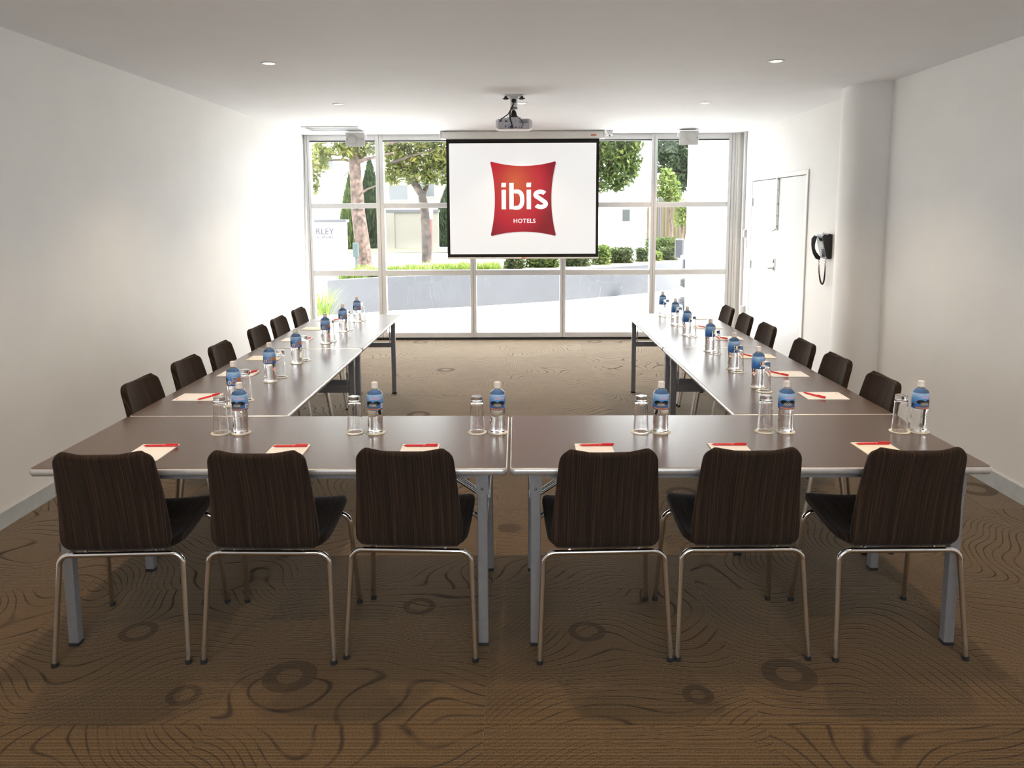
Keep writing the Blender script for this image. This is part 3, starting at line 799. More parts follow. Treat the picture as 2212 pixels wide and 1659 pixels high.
for k, (x, y, a, lab) in enumerate(tables):
    o = tb if k == 0 else copy_tree(tb, None, tt)
    o.location = (x, y, 0); o.rotation_euler = (0, 0, R(a))
    tag(o, lab, 'table', 'folding tables set in a horseshoe')

# ------------------------------------------------------------------ chairs
def make_chair():
    """faces +y, origin at floor centre between the feet"""
    t = empty('conference_chair')
    # side profile of the shell: back top -> bend -> seat front
    prof = []
    for s in (0, .004, .011, .022, .037, .056, .08, .11, .15, .22, .32, .44, .56, .68, .80, .90, 1.0):
        prof.append((-.290+.080*s+.012*math.sin(math.pi*s), .826-.345*s, 'b', s))
    NB = len(prof)-1
    for k in range(1, 9):
        a = R(180+12+78*k/8); prof.append((-.1515+.060*math.cos(a)*1.0, .4905+.057*math.sin(a), 'b' if k < 5 else 's', 0))
    NS = NB+4
    for (y, z) in ((-.10, .431), (-.04, .431), (.03, .436), (.10, .445), (.15, .451), (.185, .455), (.210, .456), (.228, .454), (.241, .450), (.250, .445), (.256, .438), (.259, .431)):
        prof.append((y, z, 's', 0))
    NU = 20
    L = [0]
    for a, b in zip(prof, prof[1:]): L.append(L[-1]+math.hypot(a[0]-b[0], a[1]-b[1]))
    tot = L[-1]
    def halfw(i):
        l = L[i]; lb = L[NS]
        w = .172+(.205-.172)*min(1, l/lb)**.9 if l < lb else .205+.002*math.sin(math.pi*(l-lb)/(tot-lb))
        w -= .026*math.exp(-((l-(lb+.012))/.034)**2)
        return w
    def point(i, u):
        y, z, kind, s = prof[i]; l = L[i]; w = halfw(i); x = u*w
        # rounded corners
        for le, rad in ((l, .042), (tot-l, .075)):
            if le < rad: x = u*(w-rad*(1-math.sqrt(max(0, 1-((rad-le)/rad)**2))))
        bk = max(0, 1-l/(L[NS]))           # 1 at the top of the back
        y += (.006+.022*bk)*u*u            # back wraps forward at its edges
        z += .005*(abs(u)**1.6)*bk**3      # the top edge dips in the middle
        if kind == 's': z += .010*u*u*(1 if i < len(prof)-2 else .4)
        return Vector((x, y, z))
    def shell(i0, i1, name):
        us = [math.sin(math.pi/2*(-1+2*k/NU)) for k in range(NU+1)]
        g = [[point(i, u) for u in us] for i in range(i0, i1+1)]
        nr, nc = len(g), NU+1
        th = .0155
        def nrm(r, c):
            a = g[min(r+1, nr-1)][c]-g[max(r-1, 0)][c]; b = g[r][min(c+1, nc-1)]-g[r][max(c-1, 0)]
            v = a.cross(b); return v.normalized() if v.length > 1e-9 else Vector((0, 1, 0))
        vs = []; fs = []
        for side in (1, -1):
            for r in range(nr):
                for c in range(nc):
                    e = 1.0
                    if c in (0, nc-1): e = .35
                    elif c in (1, nc-2): e = .85
                    gi = i0+r
                    if gi in (0, len(prof)-1): e = min(e, .3)
                    elif gi in (1, len(prof)-2): e = min(e, .6)
                    elif gi in (2, len(prof)-3): e = min(e, .85)
                    vs.append(g[r][c]+nrm(r, c)*th*side*e)
        o = nr*nc
        for r in range(nr-1):
            for c in range(nc-1):
                a = r*nc+c
                fs.append((a, a+1, a+nc+1, a+nc)); fs.append((o+a, o+a+nc, o+a+nc+1, o+a+1))
        for c in range(nc-1):
            fs.append((c, o+c, o+c+1, c+1)); b = (nr-1)*nc+c; fs.append((b, b+1, o+b+1, o+b))
        for r in range(nr-1):
            a = r*nc; fs.append((a, a+nc, o+a+nc, o+a)); b = r*nc+nc-1; fs.append((b, o+b, o+b+nc, b+nc))
        return MB().add(vs, fs, True).build(name, fab_m, t)
    shell(0, NS, 'backrest'); shell(NS, len(prof)-1, 'seat')
    r_ = .0105
    for (ybar, yfoot, zb, nm) in ((-.182, -.232, .412, 'rear_rail'), (.165, .222, .424, 'front_rail')):
        xb, xf = .186, .2455
        MB().tube([(-xb, ybar, zb), (xb, ybar, zb)], r_, 12).build(nm, chrome_m, t)
        for s in (-1, 1):
            cnr = []
            for k in range(7):
                a = R(90*k/6); cnr.append((s*(xb+.042*math.sin(a)), ybar+(yfoot-ybar)*.02*k/6, zb-.042*(1-math.cos(a))))
            lg_ = MB().tube(cnr+[(s*xf, yfoot, .010)], r_, 12).build('leg', chrome_m, t)
            MB().tube([(s*xf, yfoot, 0), (s*(xf-.001), yfoot, .016)], .0125, 12).build('glide', rubber_m, lg_)
    for s in (-1, 1): MB().tube([(s*.13, -.178, .418), (s*.13, .165, .428)], .008, 8).build('under_rail', chrome_m, t)
    return t
ch = make_chair(); ct = tree_of(ch)
ordl = ['first', 'second', 'third', 'fourth', 'fifth', 'sixth']
spots = []
for k, (x, y, a) in enumerate([(-1.460, .152, 2.6), (-.899, .162, -.8), (-.362, .182, -2.6), (.350, .166, 2.2), (.875, .182, .6), (1.463, .178, .9)]):
    lab = ['leftmost', 'second from left', 'third from left', 'fourth from left', 'fifth from left', 'rightmost'][k]
    spots.append((x, y, a, f'brown chair with its back to the camera, {lab} of the near row'))
for k, y in enumerate([1.092, 1.646, 2.168, 2.886, 3.408, 3.985]):
    spots.append((-1.642, y, -90+random.uniform(-1.5, 1.5), f'brown upholstered chair along left wall, {ordl[k]} from the camera'))
for k, y in enumerate([1.105, 1.66, 2.185, 2.925, 3.475, 4.01]):
    spots.append((1.642, y, 90+random.uniform(-1.5, 1.5), f'brown upholstered chair on the right wing, {ordl[k]} from the camera'))
for k, (x, y, a, lab) in enumerate(spots):
    o = ch if k == 0 else copy_tree(ch, None, ct)
    o.location = (x, y, 0); o.rotation_euler = (0, 0, R(a)); tag(o, lab, 'chair', 'brown chairs around the tables')

# ------------------------------------------------------------------ bottles, glasses, coasters, pads, pens
def cyl_strip(a0, a1, n, zl, zh, r, nz=1):
    vs = []; fs = []
    for k in range(n+1):
        s = k/n; a = R(-90+a0+(a1-a0)*s)
        for q in range(nz+1):
            z = zl(s)+(zh(s)-zl(s))*q/nz; vs.append((r*math.cos(a), r*math.sin(a), z))
    for k in range(n):
        for q in range(nz):
            i = k*(nz+1)+q; fs.append((i, i+nz+1, i+nz+2, i+1))
    return vs, fs
def make_bottle():
    t = empty('water_bottle')
    prof = [(0, .004), (.014, .0035), (.024, 0), (.029, .001), (.032, .006), (.0325, .016), (.0315, .024), (.0327, .034), (.0318, .045), (.0325, .058), (.0312, .072), (.0322, .088),
            (.0332, .098), (.0338, .104), (.0338, .166), (.033, .171), (.030, .177), (.0245, .183), (.018, .1875), (.0135, .1905), (.0125, .194), (.0125, .205), (0, .205)]
    mb = MB().lathe(prof, 32)
    # the spiral facets pressed into the lower half
    vs = []
    for (x, y, z) in mb.v:
        if .008 < z < .098 and (x or y):
            a = math.atan2(y, x); k = 1+.028*math.sin(3*a+z*95)*math.sin(math.pi*(z-.008)/.09)
            vs.append((x*k, y*k, z))
        else: vs.append((x, y, z))
    mb.v = vs
    mb.build('bottle_body', water_m, t)
    MB().lathe([(0, .2203), (.011, .2203), (.0133, .2185), (.0138, .2165), (.0138, .198), (.0142, .1975), (.0142, .194), (.0128, .194), (.0128, .2175), (0, .2175)], 28).build('cap', cap_m, t)
    lb = MB().lathe([(.0340, .103), (.0343, .1035), (.0343, .1655), (.0325, .1715), (.0322, .1715), (.0339, .166)], 40).build('label_wrap', label_m, t)
    r = .0346
    hump = lambda s: max(0, math.sin(math.pi*min(1, s*1.0)))
    m = MB()
    def mz_hi(s):            # two humps, tips turned up
        u = abs(s-.5)*2; return .133+.010*math.sin(math.pi*min(1, (u*.95+.10)))**.8 - .006*max(0, u-.75)*4*.3
    def mz_lo(s):
        u = abs(s-.5)*2; return min(mz_hi(s)-.0006, .128+.0105*max(0, u-.70)*3.0 - .003*math.sin(math.pi*u))
    m.add(*cyl_strip(-64, 64, 32, mz_lo, mz_hi, r)); m.build('mountain_print', lblack_m, lb)
    eo = lambda s: math.sqrt(max(0, 1-(2*s-1)**2))
    MB().add(*cyl_strip(-35, 35, 20, lambda s: .1235-.0105*eo(s), lambda s: .1235+.0115*eo(s), r+.0003)).build('stone_print', lgrey_m, lb)
    MB().add(*cyl_strip(-62, 58, 24, lambda s: .1055+.002*(2*s-1)**2, lambda s: .1105+.002*(2*s-1)**2, r)).build('orange_band', orange_m, lb)
    MB().add(*cyl_strip(-25, 60, 20, lambda s: .152-.0035*eo(s), lambda s: .152+.006*eo(s), r)).build('cloud_print', pink_m, lb)
    MB().add(*cyl_strip(58, 92, 16, lambda s: .119-.0105*eo(s), lambda s: .119+.0105*eo(s), r+.0003)).build('emblem', lwhite_m, lb)
    MB().add(*cyl_strip(62, 88, 16, lambda s: .119-.008*eo(s), lambda s: .119-.006*eo(s), r+.0005)).add(*cyl_strip(67, 83, 12, lambda s: .119-.004*eo(s), lambda s: .119+.005*eo(s), r+.0005)).build('emblem_mark', lgrey_m, lb)
    for k in range(5): MB().add(*cyl_strip(100, 135, 8, lambda s, k=k: .113+k*.0062, lambda s, k=k: .113+k*.0062+.0042, r+.0003)).build('barcode_line', lgrey_m, lb)
    MB().add(*cyl_strip(97, 138, 8, lambda s: .110, lambda s: .145, r)).build('barcode_panel', pink_m, lb)
    MB().add(*cyl_strip(142, 178, 14, lambda s: .131-.013*eo(s), lambda s: .131+.013*eo(s), r)).build('orange_spot', orange_m, lb)
    MB().add(*cyl_strip(-98, -76, 10, lambda s: .112, lambda s: .112+.013*eo(s), r)).build('small_mountain', lblack_m, lb)
    vs, fs = text_mesh('COOL', .0105, offset=.0002)
    MB().add([((r+.0006)*math.sin(x/r), -(r+.0006)*math.cos(x/r), .1215+y) for x, y, z in vs], fs).build('lettering', lwhite_m, lb)
    return t
def make_glass():
    def ro(z): return .0249+(.0329-.0249)*(1-z/.157)
    def ri(z): return ro(z)-.0018
    prof = [(0, .158), (.012, .158), (.0225, .158), (.0236, .1578), (.0245, .1572), (ro(.155), .1555), (ro(.150), .150)]
    prof += [(ro(z), z) for z in (.125, .10, .075, .05, .025, .008, .003)]+[(.0326, .0008), (.0320, 0), (.0314, .0008)]
    prof += [(ri(z), z) for z in (.003, .008, .025, .05, .075, .10, .120, .130)]+[(.0222, .1345), (.0195, .1368), (.012, .1375), (0, .1376)]
    t = MB().lathe(prof, 36).build('tumbler', glass_m)
    return t
def make_coaster():
    t = MB().lathe([(0, 0), (.0422, 0), (.0426, .0004), (.0426, .0014), (.0422, .0018), (0, .0018)], 40).build('coaster', card_m)
    vs, fs = text_mesh('ibis', .017, offset=.0004); v2, f2 = text_mesh('HOTELS', .010, offset=.0002)
    mb = MB().add([(x, y+.003, .0019) for x, y, z in vs], fs).add([(x, y-.013, .0019) for x, y, z in v2], f2)
    mb.build('print', redink_m, t); return t
def make_pad(mat):
    t = MB().box(-.075, .075, -.105, .105, 0, .0035, .0004).build('notepad', mat)
    MB().box(-.0752, .0752, -.1052, .1052, -.0, .0008).build('backing_card', card_m, t)
    vs, fs = text_mesh('ibis', .012, offset=.0003); MB().add([(x+.05, y-.092, .0037) for x, y, z in vs], fs).build('print', redink_m, t)
    return t
def make_pen():
    """lies along x, tip at -x, origin at the middle of the underside"""
    t = empty('red_pen')
    MB().tube([(-.071, 0, .0048), (-.066, 0, .0048), (-.058, 0, .0048), (.012, 0, .0048), (.066, 0, .0048), (.068, 0, .0048)], [.0008, .0022, .0044, .0046, .0046, .003], 12).build('barrel', red_m, t)
    MB().tube([(-.075, 0, .0048), (-.070, 0, .0048)], [.0004, .0012], 8).build('tip', steel_m, t)
    MB().box(.022, .070, -.0032, .0032, .0085, .0118, .001).box(.060, .070, -.0025, .0025, .006, .009).build('clip', red_m, t)
    MB().tube([(.010, 0, .0048), (.016, 0, .0048)], .0050, 12).build('grip_ring', redink_m, t)
    return t
bo = make_bottle(); bt = tree_of(bo); gl = make_glass(); co = make_coaster(); cot = tree_of(co)
pads = {0: make_pad(pad_m), 1: make_pad(padc_m)}; padt = {k: tree_of(v) for k, v in pads.items()}
pen = make_pen(); pent = tree_of(pen)
used = set()
def place(proto, tree, loc, rz, label, cat, group):
    if proto.name in used: o = copy_tree(proto, None, tree)
    else: o = proto; used.add(proto.name)
    o.location = loc; o.rotation_euler = (0, 0, rz); return tag(o, label, cat, group)
sets = []
fb = [(-1.165, .478), (-.581, .478), (-.052, .475), (.651, .474), (1.189, .476), (1.761, .474)]
fg = [(-1.251, .474), (-.670, .478), (-.141, .475), (.566, .473), (1.101, .476), (1.680, .474)]
fpos = ['leftmost', 'second from left', 'third from left', 'fourth from left', 'fifth from left', 'rightmost']
for k in range(6): sets.append((fb[k], fg[k], 0, f'{fpos[k]} of the six on the near tables'))
lb_ = [(-1.366, .955), (-1.362, 1.50), (-1.361, 2.024), (-1.358, 2.76), (-1.353, 3.305), (-1.355, 3.865)]
lg_ = [(-1.347, 1.055), (-1.336, 1.606), (-1.336, 2.115), (-1.340, 2.845), (-1.333, 3.385), (-1.337, 3.945)]
for k in range(6): sets.append((lb_[k], lg_[k], -90, f'{ordl[k]} from the camera on the left wing'))
rb_ = [(1.331, 1.322), (1.335, 1.804), (1.340, 2.392), (1.337, 3.09), (1.360, 3.645), (1.358, 4.196)]
rg_ = [(1.336, 1.222), (1.337, 1.712), (1.356, 2.300), (1.357, 3.00), (1.371, 3.555), (1.373, 4.105)]
for k in range(6): sets.append((rb_[k], rg_[k], 90, f'{ordl[k]} from the camera on the right wing'))
for k, (b, g, a, w) in enumerate(sets):
    ra = R(a+random.uniform(-9, 9))
    place(co, cot, (*b, TH), R(a+random.uniform(-30, 30)), f'card coaster under water bottle, {w}', 'coaster', 'round card coasters')
    place(co, cot, (*g, TH), R(a+random.uniform(-15, 15)), f'card coaster under upturned glass, {w}', 'coaster', 'round card coasters')
    place(bo, bt, (*b, TH+.0019), ra, f'blue-labelled water bottle, {w}', 'bottle', 'water bottles at each place')
    place(gl, {gl.name: []}, (*g, TH+.0021), 0, f'upturned clear tumbler, {w}', 'glass', 'upturned glasses at each place')
padspots = []
for k, (x, y) in enumerate([(-1.430, .196), (-.887, .187), (-.3585, .188), (.341, .190), (.884, .193), (1.4725, .200)]):
    padspots.append((x, y, 0, 1 if k in (5,) else 0, (x+[.012, .0, .0, .012, .005, .0][k], y+.072, random.uniform(-2, 2)), fpos[k]+' of the six on the near tables'))
for k, (y, c, p) in enumerate([(1.121, 0, 1), (1.708, 0, 1), (2.191, 1, 0), (2.918, 0, 1), (3.475, 1, 0), (3.995, 0, 1)]):
    padspots.append((-1.616, y, -90, c, (-1.555, y-.015, 62) if p else None, ordl[k]+' from the camera on the left wing'))
for k, (y, c, p) in enumerate([(1.113, 0, 1), (1.647, 0, 1), (2.205, 1, 1), (2.930, 0, 1), (3.468, 0, 1), (4.015, 0, 0)]):
    padspots.append((1.603, y, 90, c, (1.553, y-.012, -62) if p else None, ordl[k]+' from the camera on the right wing'))
for (x, y, a, c, p, w) in padspots:
    place(pads[c], padt[c], (x, y, TH), R(a+random.uniform(-1, 1)), f'{"cream" if c else "white"} notepad, {w}', 'notepad', 'notepads at each place')
    if p: place(pen, pent, (p[0], p[1], TH+.0036), R(p[2]), f'red pen on notepad, {w}', 'pen', 'red pens on the notepads')

# ------------------------------------------------------------------ outside
GZ = .50                       # the ground behind the low wall
w0, w1 = Vector((-3.09, 9.84)), Vector((6.2, 16.9))
wall_pts = [Vector(p) for p in ((-3.09, 9.9), (-2.2, 10.53), (-.73, 11.12), (.88, 11.95), (2.78, 13.3), (4.2, 14.9), (7.0, 18.4))]
tag(MB().box(-30, 40, YF+.12, 21, -.25, -.03).build('driveway_ground', conc_m), 'pale concrete driveway outside the window', kind='structure')
gp = [(p.x, p.y+.1) for p in wall_pts]
poly = [(-60, 9.9+.1)] + gp + [(60, 18.6), (60, 90), (-60, 90)]
tag(MB().prism(poly, -.1, GZ).build('verge_ground', asph_m), 'pale raised ground and road beyond the low wall', kind='structure')
bed = [(p.x, p.y+.12) for p in wall_pts]+[(p.x-.5, p.y+2.2) for p in reversed(wall_pts)]
tag(MB().prism(bed, GZ-.02, GZ+.02).build('garden_bed_ground', soil_m), 'mulch of the garden bed behind the low grey wall', kind='structure')
tag(MB().box(-8, -1.0, 19.5, 22.0, GZ-.02, GZ+.02).build('lawn_ground', lawn_m), 'strip of dry lawn across the road', kind='structure')
rw = []
def wallseg(pts, h, t, name, mat, label, cat, zb=-.05):
    m = MB(); L_ = [Vector(p) for p in pts]
    off = []
    for i, p in enumerate(L_):
        d = (L_[min(i+1, len(L_)-1)]-L_[max(i-1, 0)]).normalized(); off.append(p+Vector((-d.y, d.x))*t)
    for i in range(len(L_)-1):
        a, b, c, d = L_[i], L_[i+1], off[i+1], off[i]
        m.prism([tuple(a), tuple(b), tuple(c), tuple(d)], zb, h)
    return tag(m.build(name, mat), label, cat)
wallseg(wall_pts, .56, .15, 'low_garden_wall', grey_w, 'low grey rendered wall running across behind the driveway', 'wall')
wallseg([(-16, 9.6), (-3.1, 9.9)], .56, .15, 'low_white_wall', white_w, 'low white wall continuing left of the grey garden wall', 'wall')

def leaves(mb, centre, rad, n, size, rng, shell=.35, squash=None):
    c = Vector(centre); rx, ry, rz = rad
    for _ in range(n):
        while True:
            v = Vector((rng.uniform(-1, 1), rng.uniform(-1, 1), rng.uniform(-1, 1)))
            if .01 < v.length <= 1: break
        rr = shell+(1-shell)*rng.random()**.6; v = v.normalized()*rr
        p = c+Vector((v.x*rx, v.y*ry, v.z*rz))
        a = Vector((rng.uniform(-1, 1), rng.uniform(-1, 1), rng.uniform(-1, .3))).normalized(); b = a.cross(Vector((rng.uniform(-1, 1), rng.uniform(-1, 1), 1))).normalized()
        s = size*rng.uniform(.6, 1.3)
        mb.add([p-a*s, p+b*s*.38, p+a*s, p-b*s*.38], [(0, 1, 2, 3)])
def blob_crown(name, mat, parent, blobs, dens, size, seed, base):
    rng = random.Random(seed); mb = MB()
    for (c, r) in blobs:
        n = int(dens*r[0]*r[2]*8); leaves(mb, Vector(c)-base, r, n, size, rng)
    me = bpy.data.meshes.new(name); me.from_pydata(mb.v, [], mb.f); me.materials.append(mat)
    return link(name, me, parent)
def branch(mb, pts, r0, r1, base, n=9):
    pts = [Vector(p)-base for p in pts]; k = len(pts)
    mb.tube(pts, [r0+(r1-r0)*i/(k-1) for i in range(k)], n)
def pb(cx_, cy_, Y, wx, wz, wy=None):   # a crown blob round a pixel at distance Y; half sizes in px
    k = (Y-CAM.y)/F_PX
    return (P(cx_, cy_, Y), (wx*k, (wy or wx)*k*.8, wz*k))

def tree(name, label, trunk_px, Y, r0, bark, branches, blobs, leafm, dens, size, seed):
    base = PZ(*trunk_px[0], GZ); Y = base.y if Y is None else Y
    base = P(*trunk_px[0], Y); base.z = GZ
    o = empty(name, base); tag(o, label, 'tree', 'street trees outside the window')
    mb = MB(); branch(mb, [base+Vector((0, 0, -.05))]+[P(x, y, Y) for x, y in trunk_px[1:]], r0, r0*.55, base, 12)
    mb.build('trunk', bark, o)
    for bp_ in branches:
        mb = MB(); branch(mb, [P(x, y, Y+dy) for x, y, dy in bp_[0]], bp_[1], bp_[1]*.4, base, 7); mb.build('branch', bark, o)
    blob_crown('crown', leafm, o, blobs, dens, size, seed, base)
    return o
Y1, Y2 = 13.6, 15.2
tree('street_tree', 'tree with pinkish leaning trunk behind the left window panes', [(790, 568), (782, 520), (774, 460), (770, 400), (766, 350), (768, 300), (764, 240)], Y1, .17, bark_m,
     [([(766, 352, 0), (745, 345, .2), (715, 346, .4), (690, 352, .5)], .035), ([(770, 352, 0), (790, 344, -.3), (815, 338, -.5), (850, 330, -.6)], .05), ([(775, 345, 0), (795, 325, .3), (830, 312, .5), (880, 300, .6)], .055),
      ([(775, 420, 0), (795, 408, -.2), (815, 400, -.4)], .03), ([(764, 365, 0), (745, 378, .3), (730, 392, .5)], .015)],
     [pb(715, 312, Y1, 42, 26), pb(758, 318, Y1, 36, 30), pb(800, 312, Y1, 34, 26), pb(690, 345, Y1, 26, 28), pb(740, 260, Y1, 70, 45), pb(810, 255, Y1, 60, 45), pb(682, 390, Y1, 10, 32)], leaf_y, 330, .085, 3)
tree('street_tree', 'tree with mottled grey trunk between the left panes and the screen', [(922, 558), (921, 510), (917, 450), (911, 420), (897, 398), (880, 372)], Y2, .125, bark2_m,
     [([(912, 424, 0), (921, 405, .2), (924, 385, .3), (922, 350, .3)], .07), ([(880, 372, 0), (860, 350, .3), (850, 330, .3)], .05), ([(845, 352, -.3), (885, 338, -.3), (930, 325, -.3), (965, 318, -.2)], .035), ([(922, 350, .3), (960, 330, .5), (1010, 300, .8)], .05)],
     [pb(870, 345, Y2, 42, 36), pb(920, 330, Y2, 46, 38), pb(850, 375, Y2, 28, 24), pb(905, 382, Y2, 32, 24), pb(950, 370, Y2, 40, 30), pb(985, 330, Y2, 60, 50), pb(900, 280, Y2, 90, 40), pb(845, 310, Y2, 30, 30), pb(1010, 395, Y2, 46, 40)], leaf_y, 330, .085, 5)
Y3 = 17.5
tree('street_tree', 'large leafy green tree hanging in from the right of the screen', [(1262, 545), (1262, 480), (1264, 420), (1270, 350), (1275, 280)], Y3, .17, bark2_m,
     [([(1265, 400, 0), (1295, 370, .2), (1335, 345, .3)], .05), ([(1268, 370, 0), (1250, 340, .3), (1225, 320, .5)], .06)],
     [pb(1320, 330, Y3, 54, 44), pb(1340, 375, Y3, 38, 30), pb(1300, 388, Y3, 30, 28), pb(1350, 305, Y3, 40, 40), pb(1290, 300, Y3, 70, 50), pb(1250, 350, Y3, 50, 45), pb(1330, 260, Y3, 70, 50), pb(1362, 350, Y3, 26, 34), pb(1335, 402, Y3, 14, 14), pb(1210, 330, Y3, 60, 60)], leaf_g, 340, .10, 8)
tree('street_tree', 'small lime-green tree behind the right hedge', [(1452, 512), (1450, 490), (1445, 450), (1442, 420)], 21.0, .05, bark_m, [],
     [pb(1442, 405, 21, 27, 30), pb(1432, 425, 21, 20, 18), pb(1452, 425, 21, 22, 18), pb(1440, 380, 21, 16, 16)], leaf_l, 330, .10, 9)
tree('street_tree', 'tall dark green tree far behind the lime-green one', [(1462, 505), (1462, 440), (1460, 380), (1458, 320)], 27.0, .16, bark2_m, [],
     [pb(1450, 345, 27, 40, 36), pb(1470, 385, 27, 32, 30), pb(1440, 320, 27, 30, 28), pb(1480, 325, 27, 40, 40), pb(1505, 370, 27, 40, 40)], leaf_d, 280, .13, 10)
tree('street_tree', 'bushy young tree beside the van roof', [(1474, 505), (1474, 480), (1472, 460)], 20.4, .04, bark_m, [], [pb(1471, 470, 20.4, 16, 24), pb(1476, 450, 20.4, 16, 20)], leaf_l, 340, .08, 12)

def conifer(name, label, px0, px1, top, bot, Y, seed, lm):
    a, b = P(px0, bot, Y), P(px1, bot, Y); cx_ = (a+b)/2; base = Vector((cx_.x, Y, GZ)); h = P(px0, top, Y).z-GZ; w = (b.x-a.x)/2
    o = empty(name, base); tag(o, label, 'conifer', 'conifers across the road')
    MB().tube([(0, 0, -.02), (0, 0, h*.9)], [.09, .03], 8).build('trunk', bark2_m, o)
    rng = random.Random(seed); mb = MB()
    for _ in range(int(11000*w*h/2.2)):
        s = rng.random(); z = h*(.01+.99*s); rr = w*(1-.95*(max(0, s-.35)/.65)**1.6)*(.62+.42*rng.random()); th = rng.uniform(0, 6.283)
        p = Vector((rr*math.cos(th), rr*.8*math.sin(th), z)); u = Vector((math.cos(th)*.35, math.sin(th)*.35, 1)).normalized(); sd_ = u.cross(Vector((rng.uniform(-1, 1), rng.uniform(-1, 1), .2))).normalized()
        L_ = .11*rng.uniform(.6, 1.4); mb.add([p-u*L_, p+sd_*.022, p+u*L_, p-sd_*.022], [(0, 1, 2, 3)])
    me = bpy.data.meshes.new('foliage'); me.from_pydata(mb.v, [], mb.f); me.materials.append(lm); link('foliage', me, o)
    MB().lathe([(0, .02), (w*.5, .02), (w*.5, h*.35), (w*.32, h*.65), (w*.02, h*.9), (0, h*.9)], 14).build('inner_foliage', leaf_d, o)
conifer('conifer', 'pointed green conifer left of the leaning trunk', 738, 784, 380, 532, 21.8, 21, leaf_g)
conifer('conifer', 'broad dark conifer right of the leaning trunk', 776, 830, 350, 530, 22.6, 22, leaf_d)
conifer('conifer', 'dark conifer beside the left edge of the screen', 944, 1004, 395, 525, 23.6, 23, leaf_d)

# walls, sign and houses over the road
o = empty('sign_wall', P(700, 560, 17.0) * 1); o.location.z = GZ; tag(o, 'white sign wall with grey capping and lettering at far left', 'sign wall')
a, b = P(600, 478, 17.0), P(744, 478, 17.0); bx_, tz = o.location.x, a.z-GZ
MB().box(a.x-bx_, b.x-bx_, 0, .3, -.02, tz).build('wall_body', white_w, o)
MB().box(a.x-bx_-.04, b.x-bx_+.05, -.05, .35, tz-.035, tz+.035).build('capping', capst_m, o)
for txt, px_r, py, hgt in (('VERLEY', 722, 506, .215), ('NATIONAL', 724, 515.5, .105)):
    vs, fs = text_mesh(txt, hgt, offset=hgt*.03, align='RIGHT'); p = P(px_r, py, 17.0)
    MB().add([(x*(1 if hgt > .2 else 1.5)+p.x-bx_, -.012, y+p.z-GZ) for x, y, z in vs], fs).build('lettering', post_m, o)
o = empty('boundary_wall', (0, 22.3, GZ)); tag(o, 'cream boundary wall with grey capping across the road', 'wall')
a, b = P(833, 458, 22.3), P(946, 458, 22.3)
MB().box(a.x, b.x, 0, .25, -.02, a.z-GZ).build('wall_body', cream_w, o); MB().box(a.x-.05, b.x+.03, -.06, .3, a.z-GZ-.02, a.z-GZ+.07).build('capping', capst_m, o)
MB().box(a.x-.02, a.x+.28, -.05, .25, -.02, a.z-GZ).build('pier', cream_w, o)

def house(name, label, px0, px1, top, Y, wallm, roof, wins):
    a, b = P(px0, top, Y), P(px1, top, Y); bx_ = (a.x+b.x)/2; o = empty(name, (bx_, Y, GZ)); tag(o, label, 'house')
    h = a.z-GZ; w = (b.x-a.x)/2
    MB().box(-w, w, 0, 6, -.02, h).build('wall', wallm, o)
    if roof:
        e = .5
        MB().add([(-w-e, -e, h), (w+e, -e, h), (w+e, 6+e, h), (-w-e, 6+e, h), (-w*.55, 3, h+roof), (w*.55, 3, h+roof)], [(0, 1, 5, 4), (1, 2, 5), (2, 3, 4, 5), (3, 0, 4), (0, 3, 2, 1)]).build('roof', roof_m, o)
        for k in range(1, 9):
            s = k/9; MB().box(-w-e+(w*.45+e)*s, w+e-(w*.45+e)*s, -e+(3+e)*s-.05, -e+(3+e)*s+.05, h+roof*s-.02, h+roof*s+.03).build('tile_course', roof_m, o)
    for (x0, x1, y0, y1) in wins:
        p, q = P(x0, y1, Y), P(x1, y0, Y)
        f = MB().box(p.x-bx_-.05, q.x-bx_+.05, -.05, .02, p.z-GZ-.05, q.z-GZ+.05).build('window', white_w, o)
        n = max(1, round((q.x-p.x)/.9)); st_ = (q.x-p.x)/n
        for k in range(n): MB().box(p.x-bx_+k*st_+.03, p.x-bx_+(k+1)*st_-.03, -.07, -.04, p.z-GZ, q.z-GZ).build('pane', hglass_m, f)
house('house', 'pale two-storey house seen between the left trees', 826, 1000, 330, 31.0, cream_w, 2.0, [(840, 882, 400, 432), (905, 940, 395, 425)])
house('house', 'white house at the far left behind the sign wall', 560, 745, 300, 33.0, white_w, 2.0, [(690, 720, 340, 365)])
house('house', 'white house with pale tiled roof right of the screen', 1180, 1402, 405, 29.0, white_w, 3.2, [(1342, 1362, 452, 478), (1255, 1285, 440, 470)])
fo = empty('paling_fence', (0, 25.0, GZ)); tag(fo, 'yellowish paling fence behind the small trees', 'fence')
a, b = P(1398, 450, 25), P(1530, 450, 25); n = 34; h = a.z-GZ+.15
pal = MB().box(0, (b.x-a.x)/n*1.06, 0, .018, 0, h).mesh('paling', fence_m)
for k in range(n): link('paling', pal, fo, (a.x+(b.x-a.x)*k/n, (k % 2)*.02, 0))
MB().box(a.x, b.x, .05, .1, .3, .4).box(a.x, b.x, .05, .1, h-.4, h-.3).build('rail', fence_m, fo)

